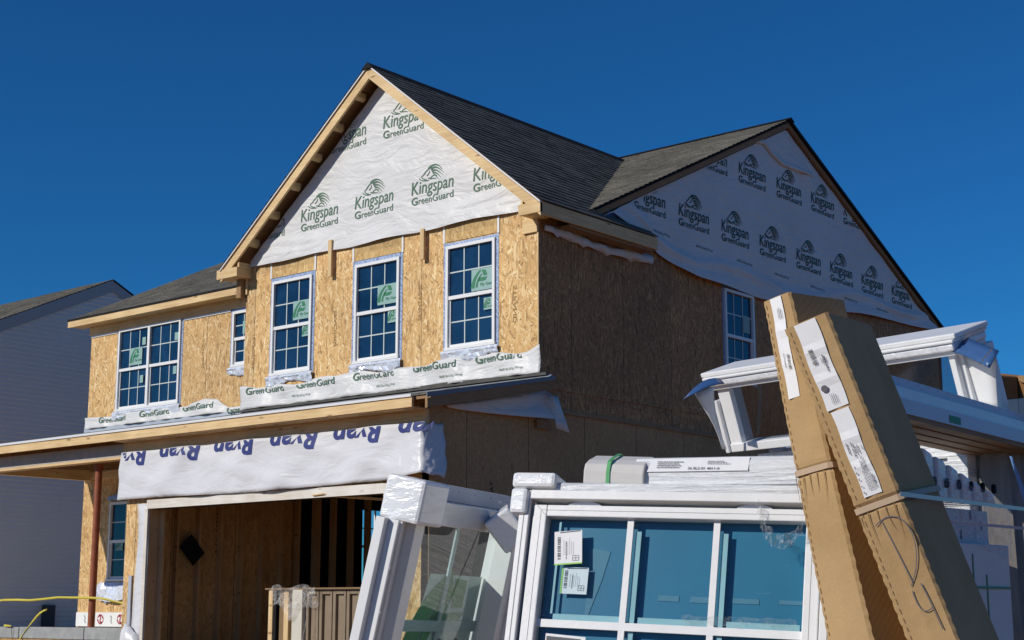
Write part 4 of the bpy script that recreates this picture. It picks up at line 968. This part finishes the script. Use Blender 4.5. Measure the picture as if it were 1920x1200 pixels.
P = [[at(935+i*7, 940+j*7+r.uniform(-3, 3), 6.12+r.uniform(-.02, .02)) for j in range(5)] for i in range(8)]
mb = MB(); mb.grid(P); mb.build('film_scrap', CLF, WA)

# E: window with blue protective film flaring at its corners
F5, u5, v5, n5 = frame_of((-3.873, 6.261, 1.041), (.9831, -.1832, 0), (-.0593, -.3173, .9465))
WE = thing('boxed_window', 'white framed window tipped forward with blue printed film flaring off both corners', 'window', F5(.6, -.5, 0))
b5 = lambda mb, a, b, c, d, e, g: mb.box((a, c, e), (b, d, g), F5)
mb = MB(); b5(mb, -.075, -.0005, -.315, .0, -.08, .012); b5(mb, -.098, -.0755, -.315, -.05, -.08, .035); b5(mb, 1.2505, 1.28, -.315, .0, -.02, .012); b5(mb, 1.2505, 1.30, -.315, .0, -.14, -.021); b5(mb, 1.2505, 1.315, -.315, .0, -.20, -.141); b5(mb, 1.2505, 1.30, -.315, .0, -.27, -.201)
b5(mb, -.09, 1.30, .0005, .022, -.22, .03); mb.build('window_frame', VIN, WE, bevel=.004)
mb = MB(); b5(mb, -.10, 1.31, .0225, .056, -.22, .05); mb.build('foil_band', m_foil('silver_film', (.80, .81, .82), 13, .4, (.50, .52, .56), .36), WE, bevel=.008)
mb = MB(); b5(mb, -.115, 1.32, .0565, .072, -.22, .058); b5(mb, -.125, 1.33, .0725, .096, -.22, .048); mb.build('head_trim', VIN, WE, bevel=.006)
mb = MB(); b5(mb, -.0745, 1.2495, -.316, -.275, -.08, .02); mb.build('bottom_rail', VIN, WE, bevel=.004)
mb = MB(); mb.quad(F5(0, -.315, -.02), F5(1.25, -.315, -.02), F5(1.25, 0, -.02), F5(0, 0, -.02)); mb.build('pane', m_glass('dusty_glass', (.46, .50, .52), .10, .08), WE, fix=False)
BFILM = m_plain('blue_printed_film', (.045, .11, .27), .35, .4, .15)
def flap(pts_top, pts_bot, mat, name, nn=8):
    P = []
    for i in range(nn+1):
        t = i/nn; P.append([(1-q)*_bez(pts_top, t)+q*_bez(pts_bot, t) for q in (0, .33, .66, 1)])
    mb = MB(); mb.grid(P); return mb.build(name, mat, WE, smooth=True, thick=.004)
def _bez(p, t):
    q = [Vector(x) for x in p]
    while len(q) > 1: q = [q[k].lerp(q[k+1], t) for k in range(len(q)-1)]
    return q[0]
flap([at(1350, 710, 7.28), at(1320, 705, 7.26), at(1300, 728, 7.22), at(1282, 749, 7.18)], [at(1358, 719, 7.24), at(1325, 722, 7.20), at(1310, 735, 7.14), at(1288, 744, 7.12)], BFILM, 'protective_film')
flap([at(1338, 724, 7.22), at(1338, 760, 7.24), at(1345, 800, 7.28), at(1362, 842, 7.32)], [at(1303, 738, 7.22), at(1318, 770, 7.22), at(1342, 790, 7.26), at(1354, 842, 7.30)], VIN, 'protective_film')
bf = flap([at(1815, 634, 6.37), at(1830, 640, 6.30), at(1850, 648, 6.22), at(1873, 658, 6.18)], [at(1776, 656, 6.38), at(1800, 662, 6.30), at(1830, 676, 6.20), at(1855, 690, 6.12)], BFILM, 'protective_film')
flap([at(1800, 664, 6.41), at(1808, 700, 6.42), at(1815, 730, 6.43), at(1822, 760, 6.44)], [at(1868, 670, 6.26), at(1866, 700, 6.28), at(1869, 730, 6.30), at(1871, 765, 6.32)], VIN, 'protective_film')
mb = MB()
for k in range(5): mb.tube([at(1858-k*5.0, 657+k*6, 6.12), at(1858-k*5.0, 657+k*6, 6.11)], .0055, 8)
mb.build('film_print', INK, bf)

# frames packed under it, hidden in the photograph by the units in front
US = thing('window_stack', 'wrapped white window frames piled underneath the window with blue film flaps', 'windows', F5(.6, -.9, -.3))
for k in range(5):
    mb = MB(); q0 = F5(.02, -.325, -.04-.09*k); ux = Vector((.9831, -.1832, 0)); uy = Vector((.18, .98, 0)).normalized()
    fu = lambda a, b, c: q0+ux*a+uy*c*1.0+Vector((0, 0, b))
    mb.box((0, -2.2, .02), (.10, -.02, .09), fu); mb.box((1.08, -2.2, .02), (1.18, -.02, .09), fu); mb.box((.1005, -.12, .025), (1.0795, -.02, .085), fu); mb.box((.1005, -2.2, .05), (1.0795, -.1205, .06), fu)
    mb.build('window_frame', SHR, US, bevel=.004)
# F: long units lying across the stack, running away to the right
A0, A1 = at(1662, 698, 5.32), at(1990, 796, 6.87); ax = (A1-A0).normalized()
F6_, u6, v6, n6 = frame_of(A0, ax, Vector((0, 0, 1))); LN = 2.3
F6 = lambda a, b, c=0: F6_(a*1.14, b*1.14, c*1.14)
WF = thing('door_unit', 'long white patio door unit laid flat across the supply stack at right', 'door', F6(1, -.25, -.2))
b6 = lambda mb, a, b, c, d, e, g: mb.box((a, c, e), (b, d, g), F6)
BLV = m_plain('shade_blue_vinyl', (.50, .55, .66), .4, .4, .03)  # bluish shade put into the colour of the white fin and face
mb = MB(); b6(mb, -.02, LN, -.034, .0, -.02, -.012); mb.build('nail_fin', BLV, WF)
mb = MB()
for k in range(22): mb.tube([F6(-.05+.085*k, -.006, -.0118), F6(-.05+.085*k, -.006, -.0095)], .0035, 6)
mb.build('nail_holes', PAPER, WF)
mb = MB()
for k, (a, b, o) in enumerate(((-.046, -.0345, .004), (-.056, -.0465, .012), (-.070, -.0565, .020), (-.078, -.0705, .026))): b6(mb, -.02, LN, a, b, -.25, o)
mb.build('jamb_profile', VIN, WF)
mb = MB(); b6(mb, -.02, LN, -.125, -.0785, -.25, .034); fc_ = mb.build('jamb_face', BLV, WF)
mb = MB(); mb.quad(F6(.42, -.118, .0355), F6(.52, -.118, .0355), F6(.52, -.094, .0355), F6(.42, -.094, .0355)); mb.build('sticker', STICKG, fc_, fix=False)
mb = MB(); fw = m_lumber('wood_jamb', 'y', (.20, .12, .06), (.36, .24, .13))
for k in range(4): b6(mb, -.02, LN, -.140-.004*k, -.1255, .030-.058*(k+1), .029-.058*k)
mb.build('wood_sill', fw, WF)

# G: carton stack and foam tubes under stretch film, right
GB = [at(1712, 905, 5.48), at(1885, 935, 6.03)]; gx = (GB[1]-GB[0]); gx.z = 0; F7_, u7, v7, n7 = frame_of(at(1712, 930, 5.50), gx.normalized(), (0, 0, 1)); F7 = lambda a, b, c=0: F7_(a*1.107, b*1.107, c*1.107)
b7 = lambda mb, a, b, c, d, e, g: mb.box((a, c, e), (b, d, g), F7)
BOXW = m_card('white_carton', 'y', (.74, .74, .74), (.82, .82, .82))
Lg = .62
for k, (a, b, lab) in enumerate(((-.3, .12, 'white carton nearest the leaning cardboard boxes, beneath the foam tubes'), (.125, Lg-.06, 'white carton at far right of the stack, taller one with black print marks'))):
    T = thing('white_carton', lab, 'carton', F7((a+b)/2, -1.3, -.2)); mb = MB(); b7(mb, a, b, -1.3, -.015-.01*k, -.5, 0-.006*k); c_ = mb.build('carton_body', BOXW, T, bevel=.006)
    mb = MB(); g_ = lambda x, y: F7(a+x, y, .003-.006*k)
    for q in range(5): mb.quad(g_(.05+.08*q, -.06-.035*(q % 3)), g_(.058+.08*q, -.06-.035*(q % 3)), g_(.058+.08*q, -.03-.035*(q % 3)), g_(.05+.08*q, -.03-.035*(q % 3)))
    for q in range(1, 4): mb.quad(g_((b-a)*q/4, -.9), g_((b-a)*q/4+.0015, -.9), g_((b-a)*q/4+.0015, -.03), g_((b-a)*q/4, -.03))
    mb.build('carton_print', INK, c_, fix=False)
T = thing('white_carton', 'lower white carton in front, tied with green strap', 'carton', F7(.45, -1.3, .0)); mb = MB(); b7(mb, .22, Lg+.005, -1.3, -.145, -.3, .035); c_ = mb.build('carton_body', BOXW, T, bevel=.006)
mb = MB(); b7(mb, .33, .338, -.36, -.18, .0352, .0375); b7(mb, .43, .438, -.5, -.25, .0352, .0375); b7(mb, .30, Lg-.01, -.298, -.29, .0376, .0395); mb.build('green_strap', m_plain('dark_green_strap', (.035, .15, .05), .4, .5), T)
for k in range(7):
    x = -.04+k*.090; tilt = .02
    T = MB(); z0_, z1_ = -.005, .185-.022*k
    A = [F7(x, z0_, .02), F7(x+.078, z0_, .02), F7(x+.078, z0_, -.4), F7(x, z0_, -.4)]
    B_ = [F7(x-.015, z1_, .03), F7(x+.05, z1_-.02, .03), F7(x+.05, z1_-.02, -.4), F7(x-.015, z1_, -.4)]
    T.hexa(A, B_)
    T2 = thing('foam_pack', ('white foam pack with a hand hole, %s in its row' % ('nearest the cardboard boxes', 'second from the cardboard boxes', 'third from the cardboard boxes', 'in the middle', 'third from the right end', 'next to last at right', 'last at the right end')[k]), 'foam pack', F7(x+.04, 0, -.1), 'foam packs in a row under stretch film')
    T.build('foam_body', FOAM, T2, bevel=.012)
    h = MB(); pts = [F7(x+.046+.010*math.cos(q), .052+.017*math.sin(q), .034) for q in [2*math.pi*i/14 for i in range(14)]]
    h.hexa(pts, [p-n7*.012 for p in pts]); h.build('hand_hole', BLACK, T2)
# clear straps across
STR = m_plain('pale_plastic_strap', (.42, .46, .55), .3, .5, .05)
for k, (a, b, c_, d_) in enumerate(((at(1688, 926, 4.28), at(1925, 955, 5.6), .013, 'upper pale plastic strap running off the cardboard box across the cartons'), (at(1700, 972, 5.2), at(1925, 991, 5.75), .011, 'lower pale plastic strap across the white cartons'))):
    mb = MB(); mb.hexa([a+CU*c_/2, a-CU*c_/2, a-CU*c_/2+CD*.003, a+CU*c_/2+CD*.003], [b+CU*c_/2, b-CU*c_/2, b-CU*c_/2+CD*.003, b+CU*c_/2+CD*.003])
    tag(mb.build('plastic_strap', STR), d_, 'strap')
P = [[F7(.0+.052*i, .12-.05*j-.010*i, .045+r.uniform(-.012, .012)) for j in range(5)] for i in range(13)]
mb = MB(); mb.grid(P); tag(mb.build('stretch_film', m_film('hazy_stretch_film', .22, .12, (.8, .85, .95), 30)), 'clear stretch film drawn over the row of foam packs', 'film')
T = thing('window_stack', 'stack of white window frames standing behind the foam packs, mostly shaded by the door unit', 'windows', at(1780, 1200, 7.0))
o7 = at(1672, 790, 7.05); f7b, *_ = frame_of(o7, (1, -.05, 0), (0, -.05, 1))
for k in range(4):
    mb = MB(); mb.box((.0+.0*k, -1.6, -.09*k-.08), (.12, .05-.02*k, -.09*k), f7b); mb.box((.121, -.10-.02*k, -.09*k-.079), (.62, .05-.02*k, -.09*k-.001), f7b); mb.box((.621, -1.6, -.09*k-.08), (.74, .05-.02*k, -.09*k), f7b); mb.box((.121, -1.6, -.09*k-.06), (.62, -.101-.02*k, -.09*k-.03), f7b)
    mb.build('window_frame', m_plain('dusty_white_vinyl', (.62, .61, .57), .5, .4, .06) if k == 0 else VIN, T, bevel=.004)
# dark boards, blue batten, brown carton further right
T = thing('board_stack', 'weathered dark boards leaning behind the white cartons at right edge', 'boards', at(1930, 1250, 5.9))
DB_ = m_lumber('weathered_board', 'x', (.20, .185, .17), (.34, .31, .28), grain=(22, 1.2, 22))
for k in range(5):
    a, b = at(1862+22*k, 835, 6.5+.03*k), at(1900+26*k, 1300, 6.15+.03*k); wd = CR*.06
    mb = MB(); mb.hexa([a-wd, a+wd, a+wd+CD*.03, a-wd+CD*.03], [b-wd, b+wd, b+wd+CD*.03, b-wd+CD*.03]); mb.build('board', DB_, T)
a, b = at(1896, 856, 5.3), at(1924, 945, 5.3)
mb = MB(); mb.hexa([a, a+CR*.003, a+CR*.003+CD*.02, a+CD*.02], [b, b+CR*.014, b+CR*.014+CD*.02, b+CD*.02]); tag(mb.build('blue_batten', m_plain('blue_film_edge', (.18, .36, .70), .35, .5)), 'thin bright blue sliver of film standing at the right edge', 'batten')
T = thing('brown_carton', 'brown cardboard carton behind the flared blue film at right edge', 'carton', at(1930, 790, 7.0))
C1 = m_card('cardboard_brown', 'y', (.25, .12, .045), (.33, .17, .07))
mb = MB(); f1, f2, f3 = at(1868, 703, 6.9), at(1910, 705, 7.1), at(1868, 790, 6.9)
for (a, b) in (((1866, 703, 6.9), (1908, 706, 7.0)), ((1909, 704, 7.0), (1990, 712, 6.9))):
    p, q = at(*a), at(*b); dn = Vector((0, 0, -.5)); mb.hexa([p, q, q+dn, p+dn], [x+CD*.5 for x in (p, q, q+dn, p+dn)])
mb.build('carton_body', C1, T, bevel=.008)
mb = MB(); p, q = at(1911, 704, 6.97), at(1945, 705, 6.93); dn = CU*-.06; mb.hexa([p, q, q+dn, p+dn*.4], [x+CD*.01 for x in (p, q, q+dn, p+dn*.4)]); mb.build('carton_flap', m_card('cardboard_light', 'x'), T)

# D: two long cardboard boxes leaning in front
CARDX = m_card('cardboard', 'x')
def wavy_box(T, F, w0, L_, dep, w1=None, amp=.0017, mat=CARDX, nseg=190, slant=0., pinch=None):
    'long carton with slightly ragged edges; local: a across, b down the length (negative), c back'
    w1 = w1 or w0; mb = MB(); rings = []; r = random.Random(int(w0*1e4))
    for i in range(nseg+1):
        t = i/nseg; b = -L_*t; ww = w0+(w1-w0)*t; wv = amp*math.sin(b/.0062)+r.uniform(-.0006, .0006); wv2 = amp*math.sin(b/.0062+1)+r.uniform(-.0006, .0006)
        pk = 0
        if pinch: pk = .010*math.exp(-((b+pinch)/.012)**2)
        bow = .006*math.sin(t*9)
        ring = [(.004+pk, b, -.022), (0+wv+pk, b, -.008), (ww*.06+pk, b, 0-pk), (ww*.36, b, .0015+bow*.2-pk), (ww*.5, b, .004+bow*.4-pk), (ww*.94-pk, b, 0-pk), (ww+wv2-pk, b, -.008), (ww-.004-pk, b, -.022), (ww-.003, b, -dep), (.003, b, -dep)]
        rings.append([F(*q) for q in ring])
    k = 10; o = len(mb.v); mb.v += [Vector(q) for g_ in rings for q in g_]
    for i in range(nseg):
        for j in range(k): mb.f.append((o+i*k+j, o+i*k+(j+1) % k, o+(i+1)*k+(j+1) % k, o+(i+1)*k+j))
    mb.f.append(tuple(range(o, o+k))); mb.f.append(tuple(range(o+nseg*k, o+nseg*k+k))[::-1])
    return mb.build('carton_body', mat, T)
F8, u8, v8, n8 = frame_of((-2.2288, 3.9159, .8077), (.9286, .2045, .3096), (-.277, -.1733, .9451))
D2 = thing('long_carton', 'long brown cardboard box with two white labels and a handwritten D 4, leaning in front', 'carton', F8(.07, -2.3, -.2))
wavy_box(D2, F8, .140, 2.4, .60, .139, pinch=.575)
def lab(F, x0, x1, y0, y1, parent, kind, d=.0065, top_shift=0):
    P = []
    for i in range(13):
        b = y0+(y1-y0)*i/12; cr = .004 if i in (4, 8) else 0
        P.append([F(x0+(x1-x0)*q+.002*math.sin(i*.8), b, d+cr*(1-abs(q-.5))) for q in (0, .5, 1)])
    mb = MB(); mb.grid(P); l = mb.build('label', PAPER, parent, thick=.0012)
    mb = MB(); h = y0-y1; g_ = lambda a, b: F(x0+a, y0-h+b, d+.006); W_ = x1-x0
    if kind == 0:
        barcode(mb, lambda a, b: g_(W_*.20+b, h*.52+a), 0, 0, h*.17, W_*.2, 30); lines(mb, lambda a, b: g_(W_*.75-b, h*.4+a), 0, 0, h*.26, 1, .010, 4); lines(mb, lambda a, b: g_(W_*.62-b, h*.5+a), 0, 0, h*.1, 3, .006, 5)
        pts = [g_(W_*.27+.0105*math.cos(q), h*.24+.0105*math.sin(q)) for q in [6.283*i/20 for i in range(20)]]; mb.add(pts, (tuple(range(20)),))
        for k in range(4): lines(mb, lambda a, b: g_(W_*(.4+.08*k)-b, h*.05+a), 0, 0, h*.14, 1, .004, 9+k)
    elif kind == 1:
        barcode(mb, lambda a, b: g_(W_*.78+b, h*.07+a), 0, 0, h*.15, W_*.13, 31); barcode(mb, lambda a, b: g_(W_*.36+b, h*.45+a), 0, 0, h*.17, W_*.09, 12); lines(mb, lambda a, b: g_(W_*.2-b, h*.5+a), 0, 0, h*.18, 1, .009, 6)
        lines(mb, lambda a, b: g_(W_*.55-b, h*.48+a), 0, 0, h*.16, 2, .008, 16)
        for k in range(6): lines(mb, lambda a, b: g_(W_*(.45+.06*k)-b, h*.06+a), 0, 0, h*.42, 1, .0035, 20+k)
        for k in range(5): lines(mb, lambda a, b: g_(W_*.16-b, h*(.04+.075*k)+a), 0, 0, h*.03, 1, .011, 40+k)
        lines(mb, lambda a, b: g_(W_*.9-b, h*.5+a), 0, 0, h*.09, 1, .005, 60)
    else:
        barcode(mb, lambda a, b: g_(W_*.62+b, h*.28+a), 0, 0, h*.14, W_*.22, 30); lines(mb, lambda a, b: g_(W_*.4-b, h*.3+a), 0, 0, h*.2, 1, .006, 4); lines(mb, lambda a, b: g_(W_*.6-b, h*.78+a), 0, 0, h*.12, 3, .006, 7)
    mb.build('label_print', INK, l, fix=False)
lab(F8, .032, .100, -.003, -.275, D2, 0); lab(F8, .040, .095, -.282, -.545, D2, 1)
TAPE = m_plain('clear_packing_tape', (.50, .37, .25), .55, .2, .05)
mb = MB(); P = [[F8(x, -.575+dy, c) for dy in (.009, -.009)] for x, c in ((-.004, -.06), (-.003, -.005), (.01, .004), (.07, .005), (.13, .003), (.1445, -.006), (.1455, -.1), (.1455, -.604))]
mb.grid(P); mb.build('binding_tape', TAPE, D2, thick=.0015)
mb = MB()
for q in (([(.062, -.625), (.068, -.68), (.074, -.74), (.080, -.815)], .0032), ([(.040, -.630), (.140, -.575), (.165, -.72), (.072, -.822)], .0032), ([(.070, -.835), (.066, -.895), (.080, -.91), (.105, -.895)], .0032), ([(.100, -.822), (.106, -.86), (.107, -.90), (.110, -.96)], .0032)):
    a, b = stroke(q[0], q[1]); mb.add([F8(p[0], p[1], .0074) for p in a], b)
mb.build('handwriting', INK, D2, fix=False)
# D1 behind it
F9, u9, v9, n9 = frame_of((-2.422, 4.124, .9475), (.9733, -.164, .1603), (-.1646, -.0123, .9863))
D1 = thing('long_carton', 'long brown cardboard box with one torn white label, leaning behind the box marked D 4', 'carton', F9(.05, -2.3, -.15))
wavy_box(D1, F9, .112, 2.35, .28, .225, pinch=.56)
lab(F9, .036, .080, -.003, -.33, D1, 2)
mb = MB(); P = [[F9(x, -.56+dy, c) for dy in (.009, -.009)] for x, c in ((-.004, -.06), (-.003, -.005), (.01, .004), (.07, .006), (.13, .004), (.142, -.006), (.1435, -.284))]
mb.grid(P); mb.build('binding_tape', TAPE, D1, thick=.0015)

# creases and perforations of the two long boxes
FOLD = m_plain('cardboard_crease', (.25, .15, .068), .9, .1)
for T, Fq, ln, ex, seed in ((D2, F8, 2.3, .575, 4), (D1, F9, 2.2, .56, 9)):
    r = random.Random(seed); b = -.015
    mb = MB()
    while b > -ln:
        d = r.uniform(.012, .018)
        mb.quad(Fq(.0135, b, .0026), Fq(.0155, b, .0026), Fq(.0160, b-d, .0026), Fq(.0140, b-d, .0026)); b -= d+.011
    mb.build('perforation', FOLD, T, fix=False)
    for k in range(5):
        a0 = .006+.027*k; pts = [(a0, -ex-.012), (a0+r.uniform(-.006, .006), -ex-.05), (a0+r.uniform(-.012, .012), -ex-.07-.05*r.random())]
        v_, f_ = stroke(pts, .0035, .0004); mb = MB(); mb.add([Fq(max(.003, p[0]), p[1], .0066) for p in v_], f_); mb.build('pinch_crease', FOLD, T, fix=False)
